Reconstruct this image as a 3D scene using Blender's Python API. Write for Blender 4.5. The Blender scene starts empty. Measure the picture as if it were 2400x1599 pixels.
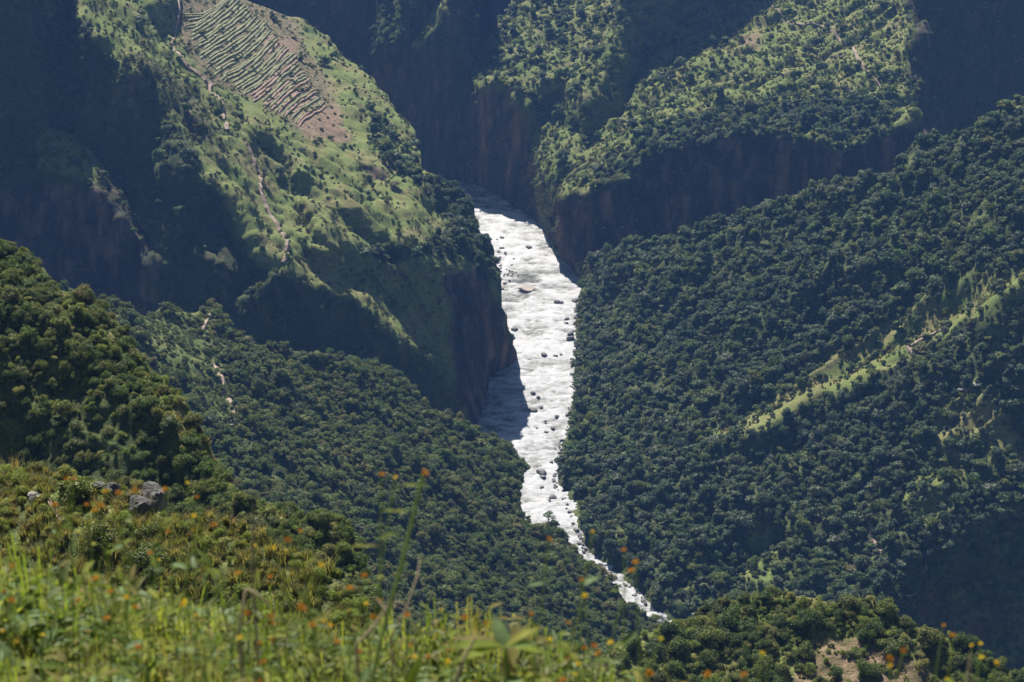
import bpy, math, random
import numpy as np
from mathutils import Vector
random.seed(7); RNG = np.random.default_rng(7)
SC = bpy.context.scene; COL = SC.collection
# ------------------------------------------------------------------ camera, sky, sun, exposure
PITCH = math.radians(25.0); TANH = math.tan(math.radians(15.0)); FOC = 18.0 / TANH
cam_d = bpy.data.cameras.new('camera'); cam = bpy.data.objects.new('camera', cam_d); COL.objects.link(cam)
cam.location = (0, 0, 0); cam.rotation_euler = (math.pi/2 - PITCH, 0, 0)
cam_d.lens = FOC; cam_d.sensor_width = 36; cam_d.clip_start = .1; cam_d.clip_end = 8000
cam_d.dof.use_dof = True; cam_d.dof.focus_distance = 700; cam_d.dof.aperture_fstop = 5.6
SC.camera = cam
SUN = Vector((-0.20, 0.66, 0.735)).normalized()
SUN_EL = math.asin(SUN.z); SUN_AZ = math.atan2(SUN.x, SUN.y)
world = bpy.data.worlds.new('World'); SC.world = world; world.use_nodes = True
wn = world.node_tree; bg = wn.nodes['Background']
sky = wn.nodes.new('ShaderNodeTexSky'); sky.sky_type = 'NISHITA'; sky.sun_disc = False
sky.sun_elevation = SUN_EL; sky.sun_rotation = SUN_AZ; sky.altitude = 1500
wn.links.new(sky.outputs[0], bg.inputs[0]); bg.inputs[1].default_value = 0.05
sun_d = bpy.data.lights.new('sun', 'SUN'); sun_d.energy = 5.0; sun_d.angle = math.radians(.5); sun_d.color = (1, .95, .86)
sun = bpy.data.objects.new('sun', sun_d); COL.objects.link(sun)
sun.rotation_euler = SUN.to_track_quat('Z', 'Y').to_euler(); sun.location = (0, 0, 300)
SC.view_settings.view_transform = 'Standard'; SC.view_settings.look = 'None'
SC.view_settings.exposure = 0.98; SC.view_settings.gamma = 1; SC.view_settings.use_curve_mapping = False
SC.render.engine = 'CYCLES'
cy = SC.cycles; cy.max_bounces = 5; cy.diffuse_bounces = 2; cy.glossy_bounces = 2; cy.transmission_bounces = 3
cy.volume_bounces = 0; cy.transparent_max_bounces = 4; cy.use_denoising = True; cy.caustics_reflective = False; cy.caustics_refractive = False
HAZE_DENSITY = .000068; HAZE_COLOR = (.20, .42, 1.0)

# ------------------------------------------------------------------ helpers
def link(o, parent=None):
    COL.objects.link(o)
    if parent is not None: o.parent = parent
    return o
def tag(o, label=None, cat=None, group=None, kind=None):
    if label: o['label'] = label
    if cat: o['category'] = cat
    if group: o['group'] = group
    if kind: o['kind'] = kind
    return o
def mesh_np(name, V, F, mat=None, smooth=False, attrs=None):
    V = np.asarray(V, np.float32).reshape(-1, 3); F = np.asarray(F, np.int32)
    me = bpy.data.meshes.new(name); k = F.shape[1]
    me.vertices.add(len(V)); me.vertices.foreach_set('co', V.ravel())
    me.loops.add(F.size); me.loops.foreach_set('vertex_index', F.ravel())
    me.polygons.add(len(F)); me.polygons.foreach_set('loop_start', np.arange(len(F), dtype=np.int32)*k)
    me.update(calc_edges=True)
    if smooth: me.polygons.foreach_set('use_smooth', np.ones(len(F), bool))
    for a, v in (attrs or {}).items():
        at = me.attributes.new(a, 'FLOAT', 'POINT'); at.data.foreach_set('value', np.asarray(v, np.float32).ravel())
    if mat: me.materials.append(mat)
    return me
def obj(name, me, parent=None, loc=None):
    o = bpy.data.objects.new(name, me); link(o, parent)
    if loc is not None: o.location = loc
    return o
def _hash(ix, iy, iz, s):
    h = (ix*374761393 + iy*668265263 + iz*2147483647 + s*974634777) & 0xffffffff
    h = ((h ^ (h >> 13)) * 1274126177) & 0xffffffff
    return ((h ^ (h >> 16)) & 0xffff) / 65535.0
def vnoise(x, y, z, s=0):
    x0 = np.floor(x); y0 = np.floor(y); z0 = np.floor(z)
    fx, fy, fz = x-x0, y-y0, z-z0
    fx = fx*fx*(3-2*fx); fy = fy*fy*(3-2*fy); fz = fz*fz*(3-2*fz)
    x0 = x0.astype(np.int64); y0 = y0.astype(np.int64); z0 = z0.astype(np.int64)
    def c(a, b, d): return _hash(x0+a, y0+b, z0+d, s)
    a = c(0,0,0)*(1-fx)+c(1,0,0)*fx; b = c(0,1,0)*(1-fx)+c(1,1,0)*fx
    d = c(0,0,1)*(1-fx)+c(1,0,1)*fx; e = c(0,1,1)*(1-fx)+c(1,1,1)*fx
    return (a*(1-fy)+b*fy)*(1-fz) + (d*(1-fy)+e*fy)*fz
def fbm(x, y, z, octaves=4, s=0, gain=.5):
    t = 0; a = 1; n = 0
    for k in range(octaves):
        t = t + a*(vnoise(x, y, z, s+k*17)-.5)*2; n += a; a *= gain; x, y, z = x*2.03+3.1, y*2.03+7.7, z*2.03+1.3
    return t/n

# ------------------------------------------------------------------ materials
def mat_new(name):
    m = bpy.data.materials.new(name); m.use_nodes = True; return m, m.node_tree, m.node_tree.nodes['Principled BSDF']
def nd(t, typ, **kw):
    n = t.nodes.new(typ)
    for k, v in kw.items(): setattr(n, k, v)
    return n
def ramp(t, src, stops):
    r = nd(t, 'ShaderNodeValToRGB'); t.links.new(src, r.inputs[0]); e = r.color_ramp.elements
    while len(e) < len(stops): e.new(.5)
    for q, (p, c) in zip(e, stops): q.position = p; q.color = (*c, 1) if len(c) == 3 else c
    return r.outputs[0]
def mixc(t, f, a, b, mode='MIX'):
    m = nd(t, 'ShaderNodeMix', data_type='RGBA', blend_type=mode)
    for s, v in ((m.inputs[0], f), (m.inputs[6], a), (m.inputs[7], b)):
        if hasattr(v, 'links'): t.links.new(v, s)
        else: s.default_value = v if isinstance(v, (int, float)) else (*v, 1)
    return m.outputs[2]
def noise(t, scale, detail=4, vec=None, rough=.6):
    n = nd(t, 'ShaderNodeTexNoise'); n.inputs['Scale'].default_value = scale; n.inputs['Detail'].default_value = detail
    n.inputs['Roughness'].default_value = rough
    if vec is not None: t.links.new(vec, n.inputs['Vector'])
    return n.outputs[0]
def objco(t, sc=None):
    c = nd(t, 'ShaderNodeTexCoord').outputs['Object']
    if sc:
        m = nd(t, 'ShaderNodeMapping'); m.inputs['Scale'].default_value = sc; t.links.new(c, m.inputs[0]); return m.outputs[0]
    return c
def attr(t, name):
    a = nd(t, 'ShaderNodeAttribute'); a.attribute_name = name; return a.outputs['Fac']
def leaf_mat(name, cols, trans=.35, rough=.5, spec=.4, leafvar=3.0):
    m, t, b = mat_new(name)
    rnd = nd(t, 'ShaderNodeObjectInfo').outputs['Random']
    n = len(cols); oi = [x for x in t.nodes if x.bl_idname == 'ShaderNodeObjectInfo'][0]
    ln_ = noise(t, .022, 4, oi.outputs['Location'], .6); ad = nd(t, 'ShaderNodeMath', operation='MULTIPLY_ADD'); t.links.new(ln_, ad.inputs[0]); ad.inputs[1].default_value = 1.5
    ad2 = nd(t, 'ShaderNodeMath', operation='MULTIPLY_ADD'); t.links.new(rnd, ad2.inputs[0]); ad2.inputs[1].default_value = .7; ad2.inputs[2].default_value = -.6; t.links.new(ad2.outputs[0], ad.inputs[2])
    c = ramp(t, ad.outputs[0], [((i+.5)/n, k) for i, k in enumerate(cols)])
    v = noise(t, leafvar, 3, objco(t)); c = mixc(t, .8, c, ramp(t, v, [(.3, (.62, .62, .6)), (.7, (1.45, 1.4, 1.2))]), 'MULTIPLY')
    t.links.new(c, b.inputs['Base Color']); b.inputs['Roughness'].default_value = rough
    b.inputs['Specular IOR Level'].default_value = spec
    tr = nd(t, 'ShaderNodeBsdfTranslucent'); t.links.new(mixc(t, 1., c, (1.5, 1.6, .7), 'MULTIPLY'), tr.inputs[0])
    mx = nd(t, 'ShaderNodeMixShader'); mx.inputs[0].default_value = trans
    t.links.new(b.outputs[0], mx.inputs[1]); t.links.new(tr.outputs[0], mx.inputs[2])
    t.links.new(mx.outputs[0], t.nodes['Material Output'].inputs[0]); return m
def plain(name, col, rough=.8, var=.25, scale=3.0, bump=0.0):
    m, t, b = mat_new(name); v = noise(t, scale, 5, objco(t))
    lo = tuple(x*(1-var) for x in col); hi = tuple(x*(1+var) for x in col)
    t.links.new(ramp(t, v, [(.3, lo), (.7, hi)]), b.inputs['Base Color']); b.inputs['Roughness'].default_value = rough
    if bump:
        bp = nd(t, 'ShaderNodeBump'); bp.inputs['Strength'].default_value = bump; bp.inputs['Distance'].default_value = .3
        t.links.new(v, bp.inputs['Height']); t.links.new(bp.outputs[0], b.inputs['Normal'])
    return m
def terrain_mat():
    m, t, b = mat_new('hillside'); co = objco(t)
    n1 = noise(t, .05, 6, co); n2 = noise(t, .35, 5, co, .7); n3 = noise(t, 1.6, 4, co, .7)
    scrub = ramp(t, n2, [(.3, (.022, .034, .012)), (.7, (.065, .085, .028))])
    grass = mixc(t, .7, ramp(t, n1, [(.35, (.11, .155, .042)), (.5, (.165, .195, .058)), (.62, (.19, .175, .075)), (.72, (.14, .185, .048))]), ramp(t, n3, [(.38, (.35, .38, .32)), (.62, (1.4, 1.35, 1.25))]), 'MULTIPLY')
    dry = ramp(t, n2, [(.3, (.15, .14, .055)), (.7, (.27, .235, .10))])
    soil = ramp(t, n2, [(.3, (.12, .08, .05)), (.7, (.27, .19, .125))])
    streak = noise(t, 1.0, 5, objco(t, (.12, .12, .016)), .65)
    rock = ramp(t, streak, [(.32, (.015, .018, .015)), (.5, (.045, .04, .034)), (.66, (.20, .13, .095))])
    c = scrub
    for a, colr in (('grass', grass), ('dry', dry), ('soil', soil), ('rock', rock)):
        f = nd(t, 'ShaderNodeMath', operation='MULTIPLY_ADD', use_clamp=True); nn = nd(t, 'ShaderNodeMath', operation='MULTIPLY_ADD')
        t.links.new(n2, nn.inputs[0]); nn.inputs[1].default_value = 2.4; nn.inputs[2].default_value = -1.7
        t.links.new(attr(t, a), f.inputs[0]); f.inputs[1].default_value = 2.0; t.links.new(nn.outputs[0], f.inputs[2])
        c = mixc(t, f.outputs[0], c, colr)
    t.links.new(c, b.inputs['Base Color']); b.inputs['Roughness'].default_value = .9; b.inputs['Specular IOR Level'].default_value = .15
    bp = nd(t, 'ShaderNodeBump'); bp.inputs['Strength'].default_value = .7; bp.inputs['Distance'].default_value = .8
    t.links.new(n3, bp.inputs['Height']); t.links.new(bp.outputs[0], b.inputs['Normal']); return m
M = {'terrain': terrain_mat()}
M['forest'] = leaf_mat('forest_leaves', [(.042,.074,.040), (.088,.12,.082), (.064,.105,.040), (.12,.14,.10), (.08,.135,.042), (.13,.165,.052)], .25, .6, .35, 1.2)
M['green'] = leaf_mat('green_leaves', [(.055,.09,.026), (.10,.145,.034), (.05,.08,.026), (.15,.17,.05), (.08,.13,.028), (.17,.15,.07)], .32, .6, .3, 1.6)
M['scrub'] = leaf_mat('scrub_leaves', [(.08,.11,.03), (.13,.155,.042), (.065,.09,.03), (.16,.16,.06), (.10,.14,.034)], .3, .6, .25, 2.0)
M['tuft'] = leaf_mat('dry_grass', [(.17,.18,.06), (.27,.23,.11), (.14,.16,.05), (.30,.24,.14), (.22,.17,.10)], .3, .7, .15, 2.0)
M['bark'] = plain('bark', (.11, .085, .065), .9, .4, 6)
M['boulder'] = plain('river_rock', (.10, .095, .095), .7, .5, .5, .6)
M['outcrop'] = plain('outcrop_rock', (.075, .07, .065), .85, .6, 1.8, .8)
M['palerock'] = plain('pale_rock', (.34, .31, .27), .8, .4, .9, .6)
M['tan'] = plain('tan_rock', (.34, .28, .245), .8, .25, .6, .4)
M['track'] = plain('track_earth', (.24, .175, .13), .9, .3, .7)

# ------------------------------------------------------------------ landform solver: slopes are painted, distance is integrated
T = TANH/1200.0; RT = np.array([1., 0, 0]); FW = np.array([0, math.cos(PITCH), -math.sin(PITCH)]); UP = np.array([0, math.sin(PITCH), math.cos(PITCH)])
HR = 450.0                                    # camera above the river
def ray(px, py):
    px = np.asarray(px, float)[..., None]; py = np.asarray(py, float)[..., None]
    return RT*((px-1200)*T) + FW + UP*((799.5-py)*T)
def poly_sd(poly, X, Y):                       # signed distance, positive inside
    P = np.array(poly, float); n = len(P); d = np.full(X.shape, 1e18); ins = np.zeros(X.shape, bool)
    for i in range(n):
        a = P[i]; b = P[(i+1) % n]; e = b-a; w0 = X-a[0]; w1 = Y-a[1]
        h = np.clip((w0*e[0]+w1*e[1])/max(e@e, 1e-9), 0, 1); d = np.minimum(d, (w0-e[0]*h)**2+(w1-e[1]*h)**2)
        c = ((a[1] > Y) != (b[1] > Y)); xi = a[0]+(Y-a[1])*(b[0]-a[0])/(b[1]-a[1] if b[1] != a[1] else 1e-9)
        ins ^= c & (X < xi)
    d = np.sqrt(d); return np.where(ins, d, -d)
def line_d(pts, X, Y):
    P = np.array(pts, float); d = np.full(X.shape, 1e18)
    for a, b in zip(P[:-1], P[1:]):
        e = b-a; w0 = X-a[0]; w1 = Y-a[1]; h = np.clip((w0*e[0]+w1*e[1])/max(e@e, 1e-9), 0, 1)
        d = np.minimum(d, (w0-e[0]*h)**2+(w1-e[1]*h)**2)
    return np.sqrt(d)
GS = 8
def solve(L0, gx, gy, wa, La, iters, wx):
    def A(u):
        r = wa*u; dx = (u[:, 1:]-u[:, :-1])*wx; dy = u[1:]-u[:-1]
        r = r.copy(); r[:, 1:] += dx; r[:, :-1] -= dx; r[1:] += dy; r[:-1] -= dy; return r
    b = wa*La; b[:, 1:] += gx*wx; b[:, :-1] -= gx*wx; b[1:] += gy; b[:-1] -= gy
    x = L0.copy(); r = b-A(x); diag = wa+4; z = r/diag; p = z.copy(); rz = (r*z).sum()
    for _ in range(iters):
        Ap = A(p); al = rz/((p*Ap).sum()+1e-30); x += al*p; r -= al*Ap; z = r/diag; r2 = (r*z).sum()
        if r2 < 1e-12: break
        p = z+(r2/rz)*p; rz = r2
    return x
FIELDS = ('tree', 'shrub', 'tuft', 'grass', 'dry', 'soil', 'rock', 'big')
LAYERS = {}
class Layer:
    def __init__(s, name, x0, x1, top, bot, base, fields, slopes=(), paints=(), anchors=(), shore=None, shore_side=None, step=4.5,
                 rough=(3, 1.2, .5), gully=None, skirt=80, seed=0, warp=10, aw=.3, wxb=.6):
        s.name = name; s.top = np.array(top, float); s.x0, s.x1 = x0, x1
        yb = bot; xs = np.arange(x0, x1+GS, GS); y0 = max(min(p[1] for p in top), -330)-GS; ys = np.arange(y0, yb+2*GS, GS)
        X, Y = np.meshgrid(xs.astype(float), ys.astype(float)); s.xs, s.ys = xs, ys
        wx = X+warp*fbm(X/60, Y/60, X*0+seed, 3, seed)*2; wy = Y+warp*fbm(X/60, Y/60, X*0+seed+9, 3, seed+5)*2
        Pm = np.full(X.shape, float(base[0])); Qm = np.full(X.shape, float(base[1]))
        s.F = {f: np.full(X.shape, float(fields.get(f, 0))) for f in FIELDS}
        for shp, (p, q), fe in slopes:
            w = s.mask(shp, wx, wy, fe); Pm = Pm*(1-w)+p*w; Qm = Qm*(1-w)+q*w
        for shp, fv, fe in paints:
            w = s.mask(shp, wx, wy, fe)
            for f, v in fv.items(): s.F[f] = s.F[f]*(1-w)+v*w
        R = ray(X, Y); N = np.stack([-Pm, -Qm, np.ones_like(Pm)], -1)
        den = (N*R).sum(-1); den = np.minimum(den, -.06)
        GX = -(N@(RT*T))/den*GS; GY = -(N@(-UP*T))/den*GS
        GX = np.clip(GX, -.12, .12); GY = np.clip(GY, -.16, .05)
        gx = (GX[:, 1:]+GX[:, :-1])/2; gy = (GY[1:]+GY[:-1])/2
        WX = wxb/(1+(np.abs(np.diff(Qm, axis=1))*10)**2)
        wa = np.full(X.shape, 1e-7); La = np.zeros(X.shape)
        if shore is not None:
            Lp = np.log(HR/np.maximum(-R[..., 2], .05)); d = line_d(shore, X, Y)
            under = poly_sd(shore_side, X, Y) > 0
            La[under] = (Lp+np.minimum(d*.0022+.002, .06))[under]; wa[under] = .6
            near = (d < GS*.8); La[near] = Lp[near]; wa[near] = 2
        for ax, ay, tt in anchors:
            j = int(round((ax-x0)/GS)); i = int(round((ay-y0)/GS)); i = min(max(i, 0), len(ys)-1); j = min(max(j, 0), len(xs)-1)
            La[i, j] = math.log(tt); wa[i, j] = aw
        m = wa > 1e-3; L0 = np.full(X.shape, La[m].mean()); La[~m] = L0[0, 0]
        c = 4; sub = (slice(None, None, c), slice(None, None, c))
        wa_c = np.zeros(wa[sub].shape); La_c = np.zeros(wa[sub].shape); cnt = np.zeros(wa[sub].shape)
        ii, jj = np.nonzero(m); np.add.at(wa_c, (ii//c, jj//c), wa[ii, jj]); np.add.at(La_c, (ii//c, jj//c), La[ii, jj]); np.add.at(cnt, (ii//c, jj//c), 1)
        La_c = La_c/np.maximum(cnt, 1); wa_c = wa_c/np.maximum(cnt, 1)+1e-9
        gxc = (GX[sub][:, 1:]+GX[sub][:, :-1])/2*c; gyc = (GY[sub][1:]+GY[sub][:-1])/2*c
        Lc = solve(L0[sub], gxc, gyc, wa_c, La_c, 900, WX[:, :][::c, ::c][:gxc.shape[0], :gxc.shape[1]] if WX[::c, ::c].shape[1] >= gxc.shape[1] else wxb)
        iu = np.clip(np.arange(len(ys))/c, 0, Lc.shape[0]-1.001); ju = np.clip(np.arange(len(xs))/c, 0, Lc.shape[1]-1.001)
        i0 = iu.astype(int); j0 = ju.astype(int); i1 = np.minimum(i0+1, Lc.shape[0]-1); j1 = np.minimum(j0+1, Lc.shape[1]-1)
        a = (iu-i0)[:, None]; b2 = (ju-j0)[None]
        L0 = (Lc[i0][:, j0]*(1-a)+Lc[i1][:, j0]*a)*(1-b2)+(Lc[i0][:, j1]*(1-a)+Lc[i1][:, j1]*a)*b2
        s.L = solve(L0, gx, gy, wa, La, 600, WX)
        # ---- grid
        nu = int((x1-x0)/step)+1; cx = np.linspace(x0, x1, nu); ty = np.interp(cx, s.top[:, 0], s.top[:, 1])
        nv = int((yb-s.top[:, 1].clip(-330).min())/step)+1; s.nv, s.nu = nv, nu; s.cx, s.ty, s.yb = cx, ty, yb
        v = np.linspace(0, 1, nv)[:, None]; PX = np.repeat(cx[None], nv, 0); PY = yb+(ty[None]-yb)*v
        P = ray(PX, PY)*np.exp(s.samp(s.L, PX, PY))[..., None]
        s.zscale = None
        # ---- roughness along normal
        n = s.normals(P)
        f = [fbm(P[..., 0]/k, P[..., 1]/k, P[..., 2]/k, 2, seed+31) for k in rough[3:6] or (34, 13, 5)] if len(rough) > 3 else [fbm(P[..., 0]/k, P[..., 1]/k, P[..., 2]/k, 2, seed+31) for k in (34, 13, 5)]
        disp = rough[0]*f[0]+rough[1]*f[1]+rough[2]*f[2]
        stp = np.clip((.45-n[..., 2])*4, 0, 1)
        if len(rough) == 3: disp = disp+stp*(1.6*fbm(P[..., 0]/11, P[..., 1]/11, P[..., 2]/3.2, 3, seed+55)+1.0*(1-2.5*np.abs(fbm(P[..., 0]/6, P[..., 1]/6, P[..., 2]/22, 2, seed+56))))
        if gully:
            gd, w, ln, am = gully; gd = np.array(gd, float); gd /= np.linalg.norm(gd); cd = np.array([-gd[1], gd[0]])
            u = (P[..., 0]*cd[0]+P[..., 1]*cd[1]); al = P[..., 0]*gd[0]+P[..., 1]*gd[1]
            u = u+8*fbm(P[..., 0]/40, P[..., 1]/40, P[..., 2]/40, 2, seed+3)
            g = 1-np.abs(fbm(u/w, al/ln, u*0, 3, seed+77, .55))*2.2; disp = disp+am*g
        if shore is not None:
            dd = line_d(shore, PX, PY); fall = np.clip(dd/40, .06, 1)*np.where(poly_sd(shore_side, PX, PY) > 0, .05, 1); disp = disp*fall
        if name == 'right_hillside':
            disp = disp*np.clip(line_d([(1690, 1014), (1760, 984), (1840, 944), (1960, 889), (2030, 856), (2130, 808), (2240, 740), (2330, 690), (2420, 635)], PX, PY)/45, .1, 1)
        if name == 'left_hillside':
            disp = disp*(1-.9*np.clip(poly_sd([(405, -60), (600, -60), (700, 70), (760, 130), (800, 250), (790, 310), (690, 310), (560, 250), (470, 200), (405, 60)], PX, PY)/30+.5, 0, 1))
        P = P+n*disp[..., None]; s.P = P; s.PX, s.PY = PX, PY; s.N = s.normals(P)
        V = P.reshape(-1, 3)
        # ---- back slope behind the crest
        tt = np.linalg.norm(P[-1], axis=-1); rows = []
        for k in range(1, 9):
            o = skirt*(k/8)**1.3; r = P[-1].copy(); r[:, 1] += o; r[:, 2] -= o*1.15; rows.append(r)
        V = np.concatenate([V]+rows); tot = nv+8
        idx = np.arange(tot*nu).reshape(tot, nu)
        Fq = np.stack([idx[:-1, :-1], idx[:-1, 1:], idx[1:, 1:], idx[1:, :-1]], -1).reshape(-1, 4)
        at = {}
        for f in ('grass', 'dry', 'soil', 'rock'):
            a = s.samp(s.F[f], PX, PY)
            if f == 'rock': a = np.maximum(a, np.clip((.42-s.N[..., 2])*3, 0, 1)*.55)
            at[f] = np.concatenate([a.ravel(), np.tile(a[-1], 8)])
        o = obj(name, mesh_np(name, V, Fq, M['terrain'], True, at)); tag(o, kind='structure'); s.obj = o
        LAYERS[name] = s
    def mask(s, shp, X, Y, fe):
        if shp[0] == 'line': d = shp[2]-line_d(shp[1], X, Y)
        else: d = poly_sd(shp, X, Y)
        return np.clip(d/fe+.5, 0, 1)
    def samp(s, A, px, py):
        fx = np.clip((px-s.xs[0])/GS, 0, len(s.xs)-1.001); fy = np.clip((py-s.ys[0])/GS, 0, len(s.ys)-1.001)
        j = fx.astype(int); i = fy.astype(int); a = fx-j; b = fy-i
        return (A[i, j]*(1-a)+A[i, j+1]*a)*(1-b)+(A[i+1, j]*(1-a)+A[i+1, j+1]*a)*b
    def normals(s, P):
        du = np.gradient(P, axis=1); dv = np.gradient(P, axis=0); n = np.cross(du, dv)
        return n/np.maximum(np.linalg.norm(n, axis=-1, keepdims=True), 1e-9)
    def at(s, px, py):
        u = (px-s.x0)/(s.x1-s.x0)*(s.nu-1); u = min(max(u, 0), s.nu-1.001); ty = np.interp(px, s.cx, s.ty)
        v = (py-s.yb)/(ty-s.yb)*(s.nv-1); v = min(max(v, 0), s.nv-1.001); i, j = int(v), int(u); a, b = u-j, v-i; P = s.P
        return (P[i, j]*(1-a)+P[i, j+1]*a)*(1-b)+(P[i+1, j]*(1-a)+P[i+1, j+1]*a)*b
    def scatter(s, field, per_m2, rng):
        P = s.P; e1 = P[:-1, 1:]-P[:-1, :-1]; e2 = P[1:, :-1]-P[:-1, :-1]; area = np.linalg.norm(np.cross(e1, e2), axis=-1)
        d = np.clip(s.samp(s.F[field], s.PX[:-1, :-1], s.PY[:-1, :-1]), 0, 3); w = area*d*per_m2; 
        if s.name in ('right_hillside', 'left_valley_slope', 'right_upper_hill') and field == 'tree':
            w = w*np.clip(.35+1.6*vnoise(P[:-1, :-1, 0]/26, P[:-1, :-1, 1]/26, P[:-1, :-1, 2]*0, 9), .2, 1.4)
        n = rng.poisson(np.minimum(w, 30))
        i, j = np.nonzero(n); c = n[i, j]; i = np.repeat(i, c); j = np.repeat(j, c); a = rng.random(len(i))[:, None]; b = rng.random(len(i))[:, None]
        Q = (P[i, j]*(1-a)+P[i, j+1]*a)*(1-b)+(P[i+1, j]*(1-a)+P[i+1, j+1]*a)*b
        return Q, s.PX[i, j], s.PY[i, j], s.N[i, j]

INF = 2900; LEFT = -350
FOOT = [(900, 375), (960, 388), (1030, 416), (1140, 446), (1222, 500), (1275, 540), (1300, 597), (1346, 640), (1420, 700)]
FOOT_S = FOOT+[(1420, 1000), (700, 1000), (700, 400)]
# back wall of the gorge
Layer('gorge_wall', 480, 1560, [(480, -330), (1085, -330), (1110, -100), (1122, 40), (1128, 170), (1135, 260), (1560, 330)], 640, (0, 2.1), dict(shrub=.35, rock=.5),
      slopes=[([(885, 130), (895, 20), (880, -330), (1100, -330), (1060, -80), (990, -60), (960, 40), (925, 120)], (.1, .1), 16), (('line', [(985, 95), (1055, -5), (1080, -60)], 14), (.4, .0), 12)],
      paints=[([(885, 130), (895, 20), (920, -60), (990, -60), (960, 40), (925, 120)], dict(shrub=1.6, rock=0, tree=.6), 20),
              (('line', [(985, 95), (1055, -5), (1080, -60)], 14), dict(shrub=1.2, rock=0, grass=.8), 10),
              ([(1060, 0), (1130, 0), (1130, 60), (1080, 60)], dict(rock=.9), 20)],
      anchors=[(700, 430, 1330)], shore=FOOT, shore_side=FOOT_S, gully=((-.2, -1), 16, 90, 3.0), seed=1, rough=(4, 2, .8))
Layer('far_gorge_wall', 980, 1420, [(980, -330), (1420, -330)], 300, (0, 2.4), dict(shrub=.3, rock=.5), anchors=[(1150, 200, 1440)], gully=((-.2, -1), 16, 90, 3.0), seed=11, rough=(4, 2, .8), skirt=60)
Layer('middle_spur', 1040, 1720, [(1040, 440), (1070, 340), (1085, 262), (1116, 205), (1117, 150), (1143, 100), (1164, 72), (1201, 0), (1230, -90), (1300, -300), (1720, -330)], 660, (.1, .08), dict(tree=.45, shrub=1.0, grass=.65),
      slopes=[([(1030, 260), (1110, 205), (1200, 215), (1262, 290), (1262, 420), (1278, 640), (1000, 640)], (0, 3.2), 16),
              ([(1455, -330), (1800, -330), (1700, 300), (1420, 400), (1385, 350), (1365, 260), (1420, 190), (1450, 80)], (-3.6, 2.6), 20),
              ([(1250, 190), (1330, 200), (1330, 260), (1270, 280)], (0, 1.9), 20), ([(1290, 420), (1500, 330), (1500, 700), (1300, 700)], (0, 2.8), 10)],
      paints=[([(1030, 260), (1110, 210), (1200, 225), (1255, 300), (1262, 420), (1278, 640), (1000, 640)], dict(tree=0, shrub=.12, rock=.75), 16),
              ([(1455, -330), (1800, -330), (1700, 300), (1420, 400), (1385, 350), (1365, 260), (1420, 190), (1450, 80)], dict(tree=.3, shrub=.6), 20)],
      shore=FOOT, shore_side=FOOT_S, gully=((-.8, -.6), 12, 50, 3.0), seed=2, rough=(4, 2.4, 1.5), wxb=.2)
Layer('right_upper_hill', 1285, INF, [(1285, 600), (1297, 540), (1317, 440), (1335, 398), (1395, 335), (1402, 306), (1456, 280), (1487, 221), (1500, 190), (1514, 127), (1565, 66), (1600, 25), (1680, -80), (1800, -330), (INF, -330)], 760, (.05, .10), dict(tree=.2, shrub=1.3, grass=.8),
      slopes=[([(1270, 640), (1300, 480), (1360, 468), (1430, 440), (1500, 392), (1600, 345), (1700, 322), (1800, 318), (1900, 335), (1960, 360), (2060, 330), (2145, 280), (2150, 80), (2105, -330), (INF, -330), (INF, 800), (1270, 800)], (.1, 4.2), 14), ([(2150, -330), (INF, -330), (INF, 500), (2150, 400)], (-2.6, 3.0), 30),
              (('line', [(1305, 600), (1318, 460), (1350, 400), (1400, 345)], 12), (.2, .1), 8)],
      paints=[([(1270, 640), (1300, 480), (1360, 468), (1430, 440), (1500, 392), (1600, 345), (1700, 322), (1800, 318), (1900, 335), (1960, 360), (2060, 330), (2145, 280), (2150, 80), (2105, -330), (INF, -330), (INF, 800), (1270, 800)], dict(tree=.06, shrub=.32, rock=.85, grass=0), 14),
              ([(2160, -330), (INF, -330), (INF, 400), (2160, 400)], dict(rock=.3, shrub=.4), 30), ([(1380, 420), (1560, 300), (1760, 250), (2080, 240), (2080, 340), (1880, 325), (1600, 350), (1400, 450)], dict(tree=1.6, grass=.2), 30),
              ([(1730, 90), (1790, 80), (1780, 130), (1740, 120)], dict(soil=.7, tree=0, shrub=.3), 12)],
      anchors=[(2500, 500, 1240)], shore=FOOT, shore_side=FOOT_S, gully=((-.75, -.65), 11, 44, 3.8), seed=3, rough=(4, 1.8, 1.4), step=3.8, wxb=.2)
BANK_E = [(1270, 560), (1310, 610), (1358, 652), (1360, 700), (1350, 740), (1345, 790), (1348, 830), (1344, 873), (1340, 941), (1327, 1009), (1307, 1056), (1303, 1134), (1320, 1168), (1344, 1219), (1362, 1277), (1395, 1318), (1440, 1348), (1475, 1382), (1525, 1423), (1568, 1468), (1650, 1540), (1740, 1650)]
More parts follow.
